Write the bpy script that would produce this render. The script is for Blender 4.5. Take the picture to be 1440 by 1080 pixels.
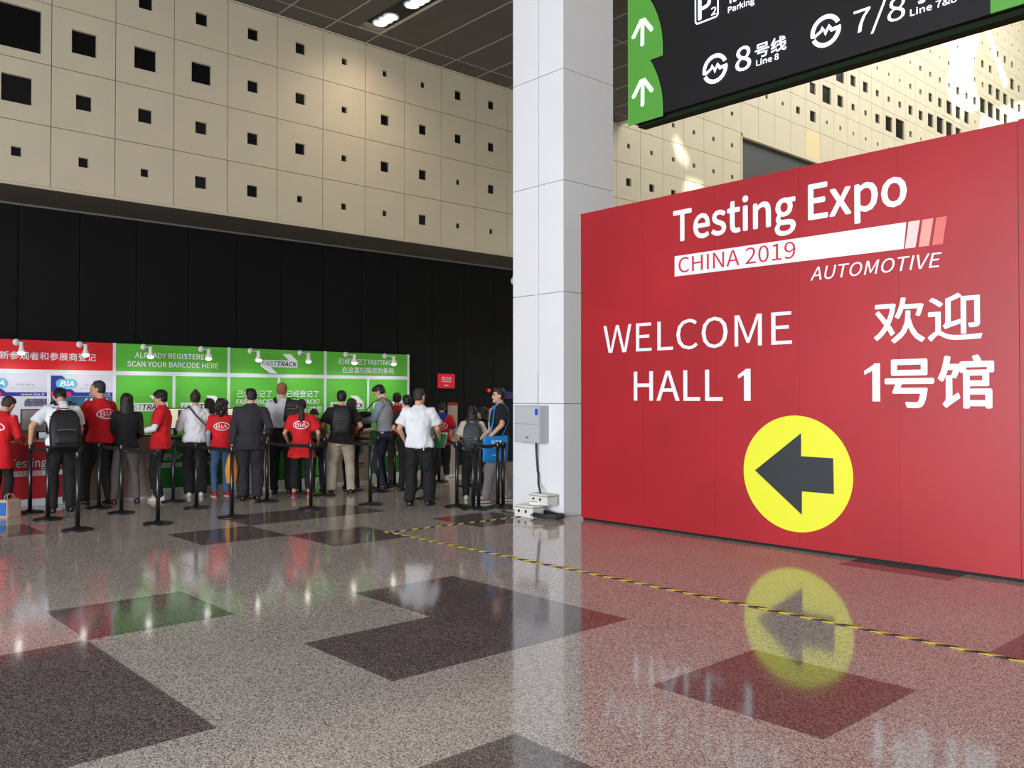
import bpy, bmesh, math, random
from mathutils import Vector, Matrix, noise
from mathutils.bvhtree import BVHTree
random.seed(7)
for o in list(bpy.data.objects): bpy.data.objects.remove(o)
SC = bpy.context.scene
COL = SC.collection
R = math.radians
# ------------------------------------------------------------------ camera
FPX, CAMH, AZ, PITCH = 1221.0, 1.57, R(47.87), R(0.845)
cam = bpy.data.cameras.new('camera'); cam.sensor_width = 36; cam.lens = 36*FPX/1440
cam.clip_end = 300
camo = bpy.data.objects.new('camera', cam); COL.objects.link(camo)
camo.location = (0, 0, CAMH); camo.rotation_euler = (R(90)+PITCH, 0, AZ-R(90))
SC.camera = camo
SC.view_settings.view_transform = 'Standard'; SC.view_settings.look = 'None'
SC.view_settings.gamma = 1; SC.view_settings.use_curve_mapping = False
SC.view_settings.exposure = 0.16
# ------------------------------------------------------------------ world, sun, area lights
W = bpy.data.worlds.new('world'); SC.world = W; W.use_nodes = True
bg = W.node_tree.nodes['Background']; bg.inputs[0].default_value = (0.80, 0.90, 1.0, 1); bg.inputs[1].default_value = .6
SUN_DIR = Vector((-0.30, 0.72, -0.62)).normalized()
sl = bpy.data.lights.new('sun', 'SUN'); sl.energy = 10; sl.angle = R(0.6); sl.color = (1, .96, .86)
so = bpy.data.objects.new('sun', sl); COL.objects.link(so)
so.rotation_euler = SUN_DIR.to_track_quat('-Z', 'Y').to_euler(); so.location = (30, -20, 40)
def area(name, loc, direction, sx, sy, power, color=(1, 1, 1)):
    l = bpy.data.lights.new(name, 'AREA'); l.shape = 'RECTANGLE'; l.size = sx; l.size_y = sy; l.energy = power; l.color = color
    o = bpy.data.objects.new(name, l); COL.objects.link(o); o.location = loc
    o.rotation_euler = Vector(direction).to_track_quat('-Z', 'Y').to_euler(); return o
area('facade_daylight', (-8.6, 0.5, 2.6), (1, .0, -.01), 14, 4.6, 2750, (.93, .97, 1))
area('atrium_daylight', (33, 5, 21.5), (0, 0.35, -1), 28, 9, 6300, (.97, 1, .93))
area('hall_fill', (4, 3, 8.2), (0, 0, -1), 14, 12, 110, (1, .93, .84))  # added warm fill to lighten the hall, no fixture behind it
area('side_fill', (6, -10.5, 3.0), (0, 1, 0), 12, 4.5, 35, (.95, .98, 1))  # added fill in front of the solid right wall, no window there
# ------------------------------------------------------------------ pixel <-> world
cA, sA = math.cos(AZ), math.sin(AZ)
cP, sP = math.cos(PITCH), math.sin(PITCH)
def ray(px, py):
    x = (px-720)/FPX; y = (540-py)/FPX
    f = cP - y*sP; z = sP + y*cP
    return Vector((cA*f + sA*x, sA*f - cA*x, z))
def on_floor(px, py, z=0.0):
    r = ray(px, py); t = (z-CAMH)/r.z; return Vector((r.x*t, r.y*t, z))
def project(p):
    x, y, z = p[0], p[1], p[2]-CAMH
    f = cA*x+sA*y; rt = sA*x-cA*y
    d = f*cP+z*sP; up = -f*sP+z*cP
    if d < .1: return None
    return 720+FPX*rt/d, 540-FPX*up/d
class Plane:
    def __init__(s, kind, c): s.kind, s.c = kind, c
    def hit(s, px, py):
        r = ray(px, py)
        if s.kind == 'u': t = s.c/r.x; return (-r.y*t, CAMH+r.z*t)
        t = s.c/r.y; return (r.x*t, CAMH+r.z*t)
    def p3(s, a, z, off=0.0):
        return Vector((s.c-off, -a, z)) if s.kind == 'u' else Vector((a, s.c-off, z))
# ------------------------------------------------------------------ materials
MATS = {}
def mat(name, col, rough=.6, metal=0, emit=None, es=1.0, spec=.5, noise_amt=0.0, noise_scale=8, bump=0.0, bump_scale=60, coat=0):
    if name in MATS: return MATS[name]
    m = bpy.data.materials.new(name); m.use_nodes = True; nt = m.node_tree; b = nt.nodes['Principled BSDF']
    c = tuple((v/255/12.92 if v/255 <= .04045 else ((v/255+.055)/1.055)**2.4) for v in col)+(1,)
    b.inputs['Base Color'].default_value = c; b.inputs['Roughness'].default_value = rough
    b.inputs['Metallic'].default_value = metal; b.inputs['Specular IOR Level'].default_value = spec
    b.inputs['Coat Weight'].default_value = coat
    tc = nt.nodes.new('ShaderNodeTexCoord')
    n = nt.nodes.new('ShaderNodeTexNoise'); n.inputs['Scale'].default_value = noise_scale; n.inputs['Detail'].default_value = 4
    nt.links.new(tc.outputs['Object'], n.inputs['Vector'])
    if noise_amt > 0:
        r = nt.nodes.new('ShaderNodeValToRGB')
        r.color_ramp.elements[0].position = .3; r.color_ramp.elements[1].position = .7
        r.color_ramp.elements[0].color = tuple(v*(1-noise_amt) for v in c[:3])+(1,)
        r.color_ramp.elements[1].color = tuple(min(1, v*(1+noise_amt)) for v in c[:3])+(1,)
        nt.links.new(n.outputs['Fac'], r.inputs[0]); nt.links.new(r.outputs[0], b.inputs['Base Color'])
    if bump > 0:
        n2 = nt.nodes.new('ShaderNodeTexNoise'); n2.inputs['Scale'].default_value = bump_scale
        nt.links.new(tc.outputs['Object'], n2.inputs['Vector'])
        bp = nt.nodes.new('ShaderNodeBump'); bp.inputs['Strength'].default_value = bump; bp.inputs['Distance'].default_value = .01
        nt.links.new(n2.outputs['Fac'], bp.inputs['Height']); nt.links.new(bp.outputs[0], b.inputs['Normal'])
    if emit:
        b.inputs['Emission Color'].default_value = tuple((v/255)**2.2 for v in emit)+(1,); b.inputs['Emission Strength'].default_value = es
    MATS[name] = m; return m
def granite(name, base, dark, light, rough):
    m = bpy.data.materials.new(name); m.use_nodes = True; nt = m.node_tree; b = nt.nodes['Principled BSDF']
    L = nt.links.new
    tc = nt.nodes.new('ShaderNodeTexCoord')
    v = nt.nodes.new('ShaderNodeTexVoronoi'); v.inputs['Scale'].default_value = 170; L(tc.outputs['Object'], v.inputs['Vector'])
    sep = nt.nodes.new('ShaderNodeSeparateColor'); L(v.outputs['Color'], sep.inputs[0])
    r = nt.nodes.new('ShaderNodeValToRGB'); r.color_ramp.interpolation = 'CONSTANT'
    e = r.color_ramp.elements; lin = lambda c: tuple((x/255)**2.2 for x in c)+(1,)
    e[0].position = 0; e[0].color = lin(dark); e[1].position = .22; e[1].color = lin(base)
    k = e.new(.62); k.color = lin(light); k = e.new(.86); k.color = lin(tuple(x*.72 for x in base))
    L(sep.outputs[0], r.inputs[0])
    n = nt.nodes.new('ShaderNodeTexNoise'); n.inputs['Scale'].default_value = 1.3; n.inputs['Detail'].default_value = 5; L(tc.outputs['Object'], n.inputs['Vector'])
    mx = nt.nodes.new('ShaderNodeMix'); mx.data_type = 'RGBA'; mx.blend_type = 'MULTIPLY'; mx.inputs[0].default_value = .18
    L(r.outputs[0], mx.inputs[6]); L(n.outputs['Fac'], mx.inputs[7]); L(mx.outputs[2], b.inputs['Base Color'])
    mr = nt.nodes.new('ShaderNodeMapRange'); mr.inputs[3].default_value = rough*.75; mr.inputs[4].default_value = rough*1.3
    L(n.outputs['Fac'], mr.inputs[0]); L(mr.outputs[0], b.inputs['Roughness'])
    b.inputs['IOR'].default_value = 1.55
    MATS[name] = m; return m
M_FLOOR = granite('granite_light', (196, 185, 178), (118, 108, 104), (232, 222, 215), .08)
M_DARK = granite('granite_dark', (112, 101, 100), (76, 67, 67), (154, 142, 140), .08)
M_CREAM = mat('cream_panel', (193, 182, 160), .55, noise_amt=.04, noise_scale=1.5)
M_TAN = mat('tan_panel', (212, 190, 150), .55)
M_PANE = mat('dark_window_glass', (13, 13, 16), .2, spec=.3)
M_GAP = mat('wall_joint_board', (140, 125, 105), .8)  # tan joint strips between the cream panels
M_BLACKWALL = mat('black_wall_panel', (7, 8, 10), .7, spec=.25, noise_amt=.1, noise_scale=1)
M_BLACKGAP = mat('black_joint', (8, 8, 9), .7)
M_CEIL = mat('charcoal_ceiling_panel', (78, 73, 68), .7, noise_amt=.12, noise_scale=2)
M_CEILGAP = mat('ceiling_joint_metal', (150, 142, 132), .5)
M_SOFFIT = mat('soffit_panel', (96, 88, 80), .6, noise_amt=.08)
M_COLUMN = mat('white_column_panel', (232, 232, 236), .38, noise_amt=.015, noise_scale=.8)
M_COLGAP = mat('column_joint', (120, 116, 112), .7)
M_RED = mat('red_print', (170, 30, 40), .42, noise_amt=.10, noise_scale=.9)
M_WHITE = mat('white_print', (238, 238, 246), .5)
M_PINK1 = mat('pale_pink_print', (240, 205, 205), .5)
M_PINK2 = mat('salmon_print', (236, 160, 150), .5)
M_PINK3 = mat('deep_salmon_print', (222, 112, 105), .5)
M_YELLOW = mat('yellow_print', (232, 232, 52), .5)
M_CHAR = mat('charcoal_print', (44, 47, 52), .5)
M_GREEN = mat('green_print', (88, 182, 56), .5, noise_amt=.03)
M_GREEN_LINE = mat('green_line_print', (126, 205, 100), .5)
M_ALU = mat('white_aluminium', (214, 222, 226), .35)
M_BLACKMETAL = mat('black_metal', (20, 21, 24), .32, spec=.6)
M_BELT = mat('black_belt', (12, 12, 14), .7)
M_BLUE = mat('navy_print', (34, 38, 140), .5)
M_CYAN = mat('cyan_print', (92, 178, 208), .5)
M_TEAL = mat('teal_print', (38, 92, 122), .5, noise_amt=.45, noise_scale=7)
M_PALE = mat('pale_poster_print', (206, 206, 220), .5)
M_GREYTXT = mat('grey_print', (130, 130, 140), .5)
M_BOXGREY = mat('grey_enclosure', (172, 177, 182), .45)
M_OFFWHITE = mat('offwhite_plastic', (226, 226, 218), .5)
M_CABLE = mat('black_cable', (36, 36, 38), .5)
M_WOOD = mat('beige_laminate', (176, 160, 146), .5, noise_amt=.06)
M_SIGNBLACK = mat('sign_black_face', (22, 20, 22), .4, spec=.3)
M_SIGNGREEN = mat('sign_green_face', (76, 140, 52), .4, emit=(70, 130, 50), es=.05)
M_SIGNLIT = mat('lit_white_lettering', (240, 244, 255), .4, emit=(225, 235, 255), es=1.1)
M_BULB = mat('lamp_bulb_glow', (255, 255, 255), .4, emit=(255, 250, 240), es=8)
M_DOWN = mat('downlight_glow', (255, 255, 255), .4, emit=(255, 235, 200), es=9)
M_SCREEN = mat('lit_screen', (235, 228, 205), .4, emit=(235, 225, 195), es=.55)
M_CARD = mat('brown_cardboard', (176, 138, 104), .8, noise_amt=.06)
# ------------------------------------------------------------------ mesh helpers
def finish(bm, name, mats, smooth=False):
    me = bpy.data.meshes.new(name); bm.normal_update(); bm.to_mesh(me); bm.free()
    for m in (mats if isinstance(mats, (list, tuple)) else [mats]): me.materials.append(m)
    if smooth:
        for p in me.polygons: p.use_smooth = True
    return me
def link(name, me, parent=None, **kw):
    """child meshes are given in world coordinates; parent inverse keeps them there"""
    o = bpy.data.objects.new(name, me); COL.objects.link(o)
    if parent is not None:
        o.parent = parent
        if not kw.pop('local', False): o.matrix_parent_inverse = world_of(parent).inverted()
    for k, v in kw.items(): o[k] = v
    return o
def world_of(o):
    m = o.matrix_basis.copy()
    if o.parent: m = world_of(o.parent) @ o.matrix_parent_inverse @ m
    return m
def thing(name, label, cat, loc=(0, 0, 0), rz=0, group=None):
    o = bpy.data.objects.new(name, None); COL.objects.link(o); o.location = loc; o.rotation_euler = (0, 0, rz)
    o.empty_display_size = .1
    o['label'] = label; o['category'] = cat
    if group: o['group'] = group
    return o
def struct(name, me=None, label=None):
    o = bpy.data.objects.new(name, me); COL.objects.link(o); o['kind'] = 'structure'
    if label: o['label'] = label; o['category'] = name.split('_')[0]
    return o
def add_box(bm, lo, hi, mi=0, bevel=0, M=None):
    vs = [Vector((x, y, z)) for x in (lo[0], hi[0]) for y in (lo[1], hi[1]) for z in (lo[2], hi[2])]
    if M is not None: vs = [M @ v for v in vs]
    v = [bm.verts.new(p) for p in vs]
    fs = [bm.faces.new([v[i] for i in f]) for f in ((0, 1, 3, 2), (4, 6, 7, 5), (0, 4, 5, 1), (2, 3, 7, 6), (0, 2, 6, 4), (1, 5, 7, 3))]
    for f in fs: f.material_index = mi
    if bevel > 0:
        es = list({e for f in fs for e in f.edges})
        r = bmesh.ops.bevel(bm, geom=es, offset=bevel, segments=2, affect='EDGES', profile=.6)
        for f in r['faces']: f.material_index = mi
def box(name, lo, hi, m, parent=None, bevel=0, **kw):
    bm = bmesh.new(); add_box(bm, lo, hi, 0, bevel); return link(name, finish(bm, name, m), parent, **kw)
def frame_for(d):
    d = d.normalized(); a = Vector((0, 0, 1)) if abs(d.z) < .9 else Vector((1, 0, 0))
    x = a.cross(d).normalized(); return x, d.cross(x).normalized()
def add_rings(bm, rings, mi=0, cap=True):
    vr = [[bm.verts.new(p) for p in r] for r in rings]; n = len(vr[0])
    for a, b in zip(vr, vr[1:]):
        for i in range(n):
            f = bm.faces.new((a[i], a[(i+1) % n], b[(i+1) % n], b[i])); f.material_index = mi
    if cap:
        f = bm.faces.new(list(reversed(vr[0]))); f.material_index = mi
        f = bm.faces.new(vr[-1]); f.material_index = mi
def add_tube(bm, pts, rads, n=10, mi=0, flat=1.0):
    pts = [Vector(p) for p in pts]
    if not isinstance(rads, (list, tuple)): rads = [rads]*len(pts)
    rings = []; px = None
    for i, p in enumerate(pts):
        d = (pts[min(i+1, len(pts)-1)]-pts[max(i-1, 0)])
        x, y = frame_for(d)
        if px is not None:
            x = (px-d.normalized()*px.dot(d.normalized())).normalized(); y = d.normalized().cross(x)
        px = x
        rings.append([p+x*math.cos(2*math.pi*k/n)*rads[i]+y*math.sin(2*math.pi*k/n)*rads[i]*flat for k in range(n)])
    add_rings(bm, rings, mi)
def add_capsule(bm, p0, p1, r0, r1, n=12):
    p0, p1 = Vector(p0), Vector(p1); d = (p1-p0); L = d.length; d = d/L if L > 1e-6 else Vector((0, 0, 1))
    x, y = frame_for(d); rings = []
    for a in (80, 55, 28): rings.append((p0-d*r0*math.sin(R(a)), r0*math.cos(R(a))))
    rings += [(p0, r0), (p1, r1)]
    for a in (28, 55, 80): rings.append((p1+d*r1*math.sin(R(a)), r1*math.cos(R(a))))
    add_rings(bm, [[c+x*math.cos(2*math.pi*k/n)*r+y*math.sin(2*math.pi*k/n)*r for k in range(n)] for c, r in rings])
def add_ell(bm, c, r, M=None, n=14, m=9, mi=0):
    c = Vector(c); rings = []
    for j in range(1, m):
        a = math.pi*j/m
        rings.append([Vector((r[0]*math.sin(a)*math.cos(2*math.pi*k/n), r[1]*math.sin(a)*math.sin(2*math.pi*k/n), -r[2]*math.cos(a))) for k in range(n)])
    add_rings(bm, [[(M @ (c+q) if M is not None else c+q) for q in rg] for rg in rings], mi)
def add_lathe(bm, prof, n=28, mi=0, c=(0, 0, 0)):
    c = Vector(c)
    add_rings(bm, [[c+Vector((r*math.cos(2*math.pi*k/n), r*math.sin(2*math.pi*k/n), z)) for k in range(n)] for r, z in prof], mi)
TMP = bpy.data.scenes.new('work')
import os
try: FONT = bpy.data.fonts.load(os.path.join(bpy.utils.resource_path('LOCAL'), 'datafiles', 'fonts', 'Noto Sans CJK Regular.woff2'))   # bundled with Blender itself
except Exception: FONT = None
def tmp_dg():
    with bpy.context.temp_override(scene=TMP, view_layer=TMP.view_layers[0]):
        d = bpy.context.evaluated_depsgraph_get(); d.update(); return d
# ------------------------------------------------------------------ flat print and lettering
_cap = {}
_TX = {}
def _mk(s, shear):
    cu = bpy.data.curves.new('txt', 'FONT'); cu.body = s; cu.shear = shear; cu.resolution_u = 3; cu.fill_mode = 'FRONT'
    if FONT: cu.font = FONT
    o = bpy.data.objects.new('txt', cu); TMP.collection.objects.link(o); return o
def prewarm(items):
    obs = [(k, _mk(*k)) for k in items]; dg = tmp_dg()
    for k, o in obs:
        ev = o.evaluated_get(dg); me = ev.to_mesh(); _TX[k] = ([Vector(v.co) for v in me.vertices], [tuple(p.vertices) for p in me.polygons]); ev.to_mesh_clear()
    for k, o in obs: bpy.data.objects.remove(o)
def text_mesh(s, offset=0.0, shear=0.0):
    k = (s, shear)
    if k not in _TX: prewarm([k])
    return _TX[k]
prewarm([(w, 0.0) for w in 'H|Testing Expo|CHINA 2019|WELCOME|HALL|欢迎|号馆|8|号线|Line 8|Line 7&8|P|2|停车|Parking|新参观者和参展商登记|ALREADY REGISTERED?|SCAN YOUR BARCODE HERE|已经登记了|FASTTRACK?|在这里扫描您的条码|在这里扫描您|汽车测试|www.bia.fr|登记处|BiA'.split('|')]
        + [('AUTOMOTIVE', .2), ('7/8', .06), ('FAST', .2), ('TRACK', .2), ('BiA', .2)])
def fit_text(s, box_, mode='cap', **kw):
    """box_=(a0,a1,z0,z1); 'cap': z0 baseline and z1 capital height; 'bbox': exact bounds"""
    vs, fs = text_mesh(s, **kw)
    x0 = min(v.x for v in vs); x1 = max(v.x for v in vs)
    if mode == 'cap':
        h, _ = text_mesh('H', offset=kw.get('offset', 0)); y0 = min(v.y for v in h); y1 = max(v.y for v in h)
    else: y0 = min(v.y for v in vs); y1 = max(v.y for v in vs)
    a0, a1, z0, z1 = box_
    return [(a0+(v.x-x0)/(x1-x0)*(a1-a0), z0+(v.y-y0)/(y1-y0)*(z1-z0)) for v in vs], fs
class Print:
    """flat printed shapes and letters on a plane, joined to one thin mesh"""
    def __init__(s, plane): s.pl = plane; s.v = []; s.f = []; s.mi = []; s.mats = []
    def _m(s, m):
        if m not in s.mats: s.mats.append(m)
        return s.mats.index(m)
    def poly(s, pts, m, off=.003, px=False):
        if px: pts = [s.pl.hit(*p) for p in pts]
        b = len(s.v); s.v += [s.pl.p3(a, z, off) for a, z in pts]; s.f.append(tuple(range(b, b+len(pts)))); s.mi.append(s._m(m)); return s
    def text(s, t, box_, m, off=.005, mode='cap', **kw):
        bold = kw.pop('offset', 0); kw['offset'] = 0
        pts, fs = fit_text(t, box_, mode, **kw); k = s._m(m)
        d = max(0, bold)*(box_[3]-box_[2])*1.3
        for n, (dx, dz) in enumerate(((0, 0), (d*.7, d*.7), (-d*.7, d*.7), (d*.7, -d*.7), (-d*.7, -d*.7), (d, 0), (-d, 0), (0, d), (0, -d)) if d > 0 else ((0, 0),)):
            b = len(s.v); s.v += [s.pl.p3(a+dx, z+dz, off+n*.0003) for a, z in pts]
            for f in fs: s.f.append(tuple(b+i for i in f)); s.mi.append(k)
        return s
    def text_px(s, t, xl, xr, base, top, m, mode='cap', **kw):
        """xl,xr pixel columns; base/top=(px,py)"""
        return s.text(t, (s.pl.hit(xl, base[1])[0], s.pl.hit(xr, base[1])[0], s.pl.hit(*base)[1], s.pl.hit(*top)[1]), m, mode=mode, **kw)
    def ring(s, c, ro, ri, m, a0=0, a1=360, off=.004, n=40, sx=1.0):
        for i in range(n):
            t0 = R(a0+(a1-a0)*i/n); t1 = R(a0+(a1-a0)*(i+1)/n)
            s.poly([(c[0]+sx*ri*math.cos(t0), c[1]+ri*math.sin(t0)), (c[0]+sx*ro*math.cos(t0), c[1]+ro*math.sin(t0)),
                    (c[0]+sx*ro*math.cos(t1), c[1]+ro*math.sin(t1)), (c[0]+sx*ri*math.cos(t1), c[1]+ri*math.sin(t1))], m, off)
        return s
    def line(s, p, q, w, m, off=.004):
        p = Vector(p); q = Vector(q); d = (q-p).normalized(); n = Vector((-d.y, d.x))*w/2
        return s.poly([p-n, q-n, q+n, p+n], m, off)
    def build(s, name, parent, **kw):
        me = bpy.data.meshes.new(name); me.from_pydata(s.v, [], s.f)
        for m in s.mats: me.materials.append(m)
        for p, k in zip(me.polygons, s.mi): p.material_index = k
        bm = bmesh.new(); bm.from_mesh(me)
        nrm = Vector((-1, 0, 0)) if s.pl.kind == 'u' else Vector((0, -1, 0))
        bm.normal_update()
        bmesh.ops.reverse_faces(bm, faces=[f for f in bm.faces if f.normal.dot(nrm) < 0])
        bm.to_mesh(me); bm.free()
        return link(name, me, parent, **kw)
# ================================================================== STRUCTURE
V1, V2, VB = 14.27, 15.65, 15.30        # cream upper wall, black wall, booth wall
T = V1*.0644; K0 = V1*.2504             # cladding module and the first joint
Z0 = CAMH+.2198*V1; ZC = CAMH+.4794*V1; UEDGE = K0+14*T
ku = lambda k: K0+k*T
# floor
bm = bmesh.new(); add_box(bm, (-9, -12, -.2), (62, V2+.3, 0)); floor = struct('floor', finish(bm, 'floor', M_FLOOR), 'polished speckled grey granite floor with dark square inlays')
UO = .74
dark = [(3, 2), (3, 4), (3, 5), (2, 4), (1, 6), (0, 4), (0, 5), (1, 2), (3, 9), (4, 8), (4, 10), (5, 10), (7, 3), (5, 1), (-1, 5), (1, 11), (6, 8), (-1, 3), (5, -1), (3, 0)]
dk = None
for i, j in dark:
    if dk is None:
        bm = bmesh.new(); add_box(bm, (0, 0, 0), (.997, .997, .0012)); dk = finish(bm, 'dark_tile', M_DARK)
    o = link('dark_tile', dk, floor, local=True); o.location = (i+UO, j+.01, 0)
# cream perforated wall
SZ = {(-1, 0): .15, (-1, 1): .44, (-1, 2): .70, (0, 0): .16, (0, 1): .25, (0, 2): .39, (0, 3): .24, (1, 0): .14, (1, 1): .24, (1, 2): .38, (1, 3): .24,
      (2, 0): .22, (2, 1): .22, (2, 2): .37, (2, 3): .23, (3, 0): .22, (3, 1): .22, (3, 2): .22, (3, 3): .22, (4, 0): .13, (4, 1): .22, (4, 2): .22, (4, 3): .22,
      (5, 0): .13, (5, 1): .13, (5, 2): .13, (5, 3): .13, (6, 0): .12, (6, 1): .22, (6, 2): .22, (6, 3): .13, (7, 0): .22, (7, 1): .22, (7, 2): .22, (7, 3): .13,
      (8, 0): .12, (8, 1): .12, (8, 2): .21, (8, 3): .21, (9, 0): .12, (9, 1): .21, (9, 2): .21, (9, 3): .2, (-2, 2): .6, (-2, 1): .5, (-2, 0): .15, (-2, 3): .4, (-1, 3): .5,
      (14, 2): .22, (15, 2): .22, (16, 2): .22, (17, 2): .2, (23, 6): .25, (24, 7): .4, (24, 6): .38, (25, 7): .62, (26, 8): .6, (26, 7): .42, (26, 6): .15,
      (27, 8): .4, (27, 7): .25, (28, 8): .4, (28, 7): .2, (29, 9): .13, (29, 8): .25, (29, 7): .36, (30, 8): .22, (30, 7): .6, (31, 8): .25, (31, 7): .78,
      (32, 9): .22, (32, 8): .38, (32, 7): .25, (33, 10): .22, (33, 9): .22, (33, 8): .4, (34, 10): .22, (34, 9): .38, (34, 8): .56, (35, 10): .22, (35, 9): .4, (35, 8): .7,
      (36, 11): .2, (36, 10): .22, (36, 9): .58, (36, 8): .7, (37, 12): .16, (37, 10): .35, (37, 9): .56, (37, 8): .6, (38, 10): .3, (38, 9): .56, (39, 11): .22, (39, 10): .36,
      (40, 12): .35, (40, 11): .25, (40, 10): .7, (41, 12): .35, (41, 11): .5, (41, 10): .74, (42, 13): .3, (42, 11): .56, (42, 10): .6, (43, 13): .35, (43, 11): .56, (43, 10): .5,
      (44, 13): .3, (44, 12): .56, (44, 11): .5, (45, 12): .35, (45, 11): .4, (46, 12): .5, (46, 13): .3, (47, 12): .4}
def panel_meshes(s):
    key = round(s, 2)
    if key in panel_meshes.c: return panel_meshes.c[key]
    g = .006; a0, a1 = g, T-g; h = T*key/2; c = T/2; dp = .055
    bm = bmesh.new()
    def quad(pts):
        bm.faces.new([bm.verts.new(p) for p in pts])
    O = [(a0, 0, a0), (a1, 0, a0), (a1, 0, a1), (a0, 0, a1)]
    if key > 0:
        I = [(c-h, 0, c-h), (c+h, 0, c-h), (c+h, 0, c+h), (c-h, 0, c+h)]
        for i in range(4):
            j = (i+1) % 4; quad([O[i], O[j], I[j], I[i]])
            b = lambda p, d: (p[0], d, p[2])
            quad([I[i], I[j], b(I[j], dp), b(I[i], dp)])
    else: quad(O)
    for i in range(4):
        j = (i+1) % 4; quad([O[j], O[i], (O[i][0], .04, O[i][2]), (O[j][0], .04, O[j][2])])
    me = finish(bm, 'panel', M_CREAM)
    pm = None
    if key > 0:
        bm = bmesh.new(); add_box(bm, (c-h-.01, dp, c-h-.01), (c+h+.01, dp+.02, c+h+.01)); pm = finish(bm, 'pane', M_PANE)
    panel_meshes.c[key] = (me, pm); return me, pm
panel_meshes.c = {}
def backing(name, k0, k1, z1, label):
    bm = bmesh.new(); 
    add_box(bm, (ku(k0), V1+.2, Z0), (ku(k1), V1+.4, z1), 0)
    # thin joint grid set back behind the panel faces
    for k in range(k0, k1+1): add_box(bm, (ku(k)-.012, V1+.022, Z0), (ku(k)+.012, V1+.05, z1), 1)
    r = 0
    while Z0+r*T <= z1+.01:
        add_box(bm, (ku(k0), V1+.022, Z0+r*T-.012), (ku(k1), V1+.05, Z0+r*T+.012), 1); r += 1
    return struct(name, finish(bm, name, [M_PANE, M_GAP]), label)
wl = backing('wall_left', -9, 14, ZC, 'cream panelled upper wall with small square dark windows under the charcoal ceiling')
for k in range(-9, 14):
    for r in range(0, 4):
        s = SZ.get((k, r), random.choice((.13, .22)))
        me, pm = panel_meshes(s)
        o = link('panel', me, wl, local=True); o.location = (ku(k), V1, Z0+r*T)
        q = link('pane', pm, o, local=True)
bm = bmesh.new(); add_box(bm, (ku(-9), V1-.01, Z0+4*T+.004), (ku(14), V1+.04, ZC)); link('top_strip', finish(bm, 'top_strip', M_CREAM), wl)
KF, RF = 54, 22
ZR = Z0+RF*T
bm = bmesh.new()
add_box(bm, (ku(14), V1+.2, Z0), (ku(20), V1+.4, ZR)); add_box(bm, (ku(20), V1+.2, Z0+5*T), (ku(KF), V1+.4, ZR)); add_box(bm, (ku(30), V1+.2, Z0), (ku(KF), V1+.4, Z0+5*T))
for k in range(14, KF+1):
    zz = Z0 if (k <= 20 or k >= 30) else Z0+5*T
    add_box(bm, (ku(k)-.012, V1+.022, zz), (ku(k)+.012, V1+.05, ZR), 1)
for r in range(0, RF+1):
    if r >= 5: add_box(bm, (ku(14), V1+.022, Z0+r*T-.012), (ku(KF), V1+.05, Z0+r*T+.012), 1)
    else:
        add_box(bm, (ku(14), V1+.022, Z0+r*T-.012), (ku(20), V1+.05, Z0+r*T+.012), 1); add_box(bm, (ku(30), V1+.022, Z0+r*T-.012), (ku(KF), V1+.05, Z0+r*T+.012), 1)
wf = struct('wall_far', finish(bm, 'wall_far', [M_PANE, M_GAP]), 'tall daylit cream wall with scattered square windows behind the red board')
cand = []
for k in range(14, KF):
    for r in range(RF):
        if 20 <= k < 30 and r < 5: continue
        p = project((ku(k+.5), V1, Z0+(r+.5)*T))
        d = 1e9
        if p and 850 < p[0] < 1500:
            top = 178-(p[0]-884)*.302; bot = 292-(p[0]-862)*.212
            d = 0 if top-10 < p[1] < bot+12 else (top-p[1] if p[1] < top else p[1]-bot)
        cand.append((d, k, r))
cand.sort()
bms = bmesh.new()
for idx, (d, k, r) in enumerate(cand):
    s = SZ.get((k, r), .13 if (20 <= k and r != 5) or k < 20 else 0)
    if r == 5 and 20 <= k < 26: s = 0
    if k >= 30 and r > 10 and (k, r) not in SZ: s = random.choice((.1, .12, .14))
    me, pm = panel_meshes(s)
    if idx < 290:
        if (k, r) == (24, 5):
            me = me.copy(); me.materials.clear(); me.materials.append(M_TAN)
        o = link('panel', me, wf, local=True); o.location = (ku(k), V1, Z0+r*T)
        if (k, r) == (24, 5): o['label'] = 'plain tan panel without a window'
        if pm: link('pane', pm, o, local=True)
    else:
        n0 = len(bms.verts); bms.from_mesh(me); bms.verts.ensure_lookup_table()
        for v in bms.verts[n0:]: v.co += Vector((ku(k), V1, Z0+r*T))
link('panel_field', finish(bms, 'panel_field', M_CREAM), wf, kind='stuff')
# recessed dark opening in the far wall
bm = bmesh.new(); add_box(bm, (ku(20), V1+.10, Z0), (ku(30), V1+.15, Z0+5*T)); link('opening_back', finish(bm, 'opening_back', mat('dark_grey_recess', (58, 60, 61), .6)), wf)
bm = bmesh.new()
add_box(bm, (ku(20)-.02, V1-.01, Z0), (ku(20)+.06, V1+.1, Z0+5*T+.02)); add_box(bm, (ku(20), V1-.01, Z0+5*T-.10), (ku(30), V1+.1, Z0+5*T)); add_box(bm, (ku(30)-.06, V1-.01, Z0), (ku(30)+.02, V1+.1, Z0+5*T))
link('opening_frame', finish(bm, 'opening_frame', M_CREAM), wf)
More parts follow.
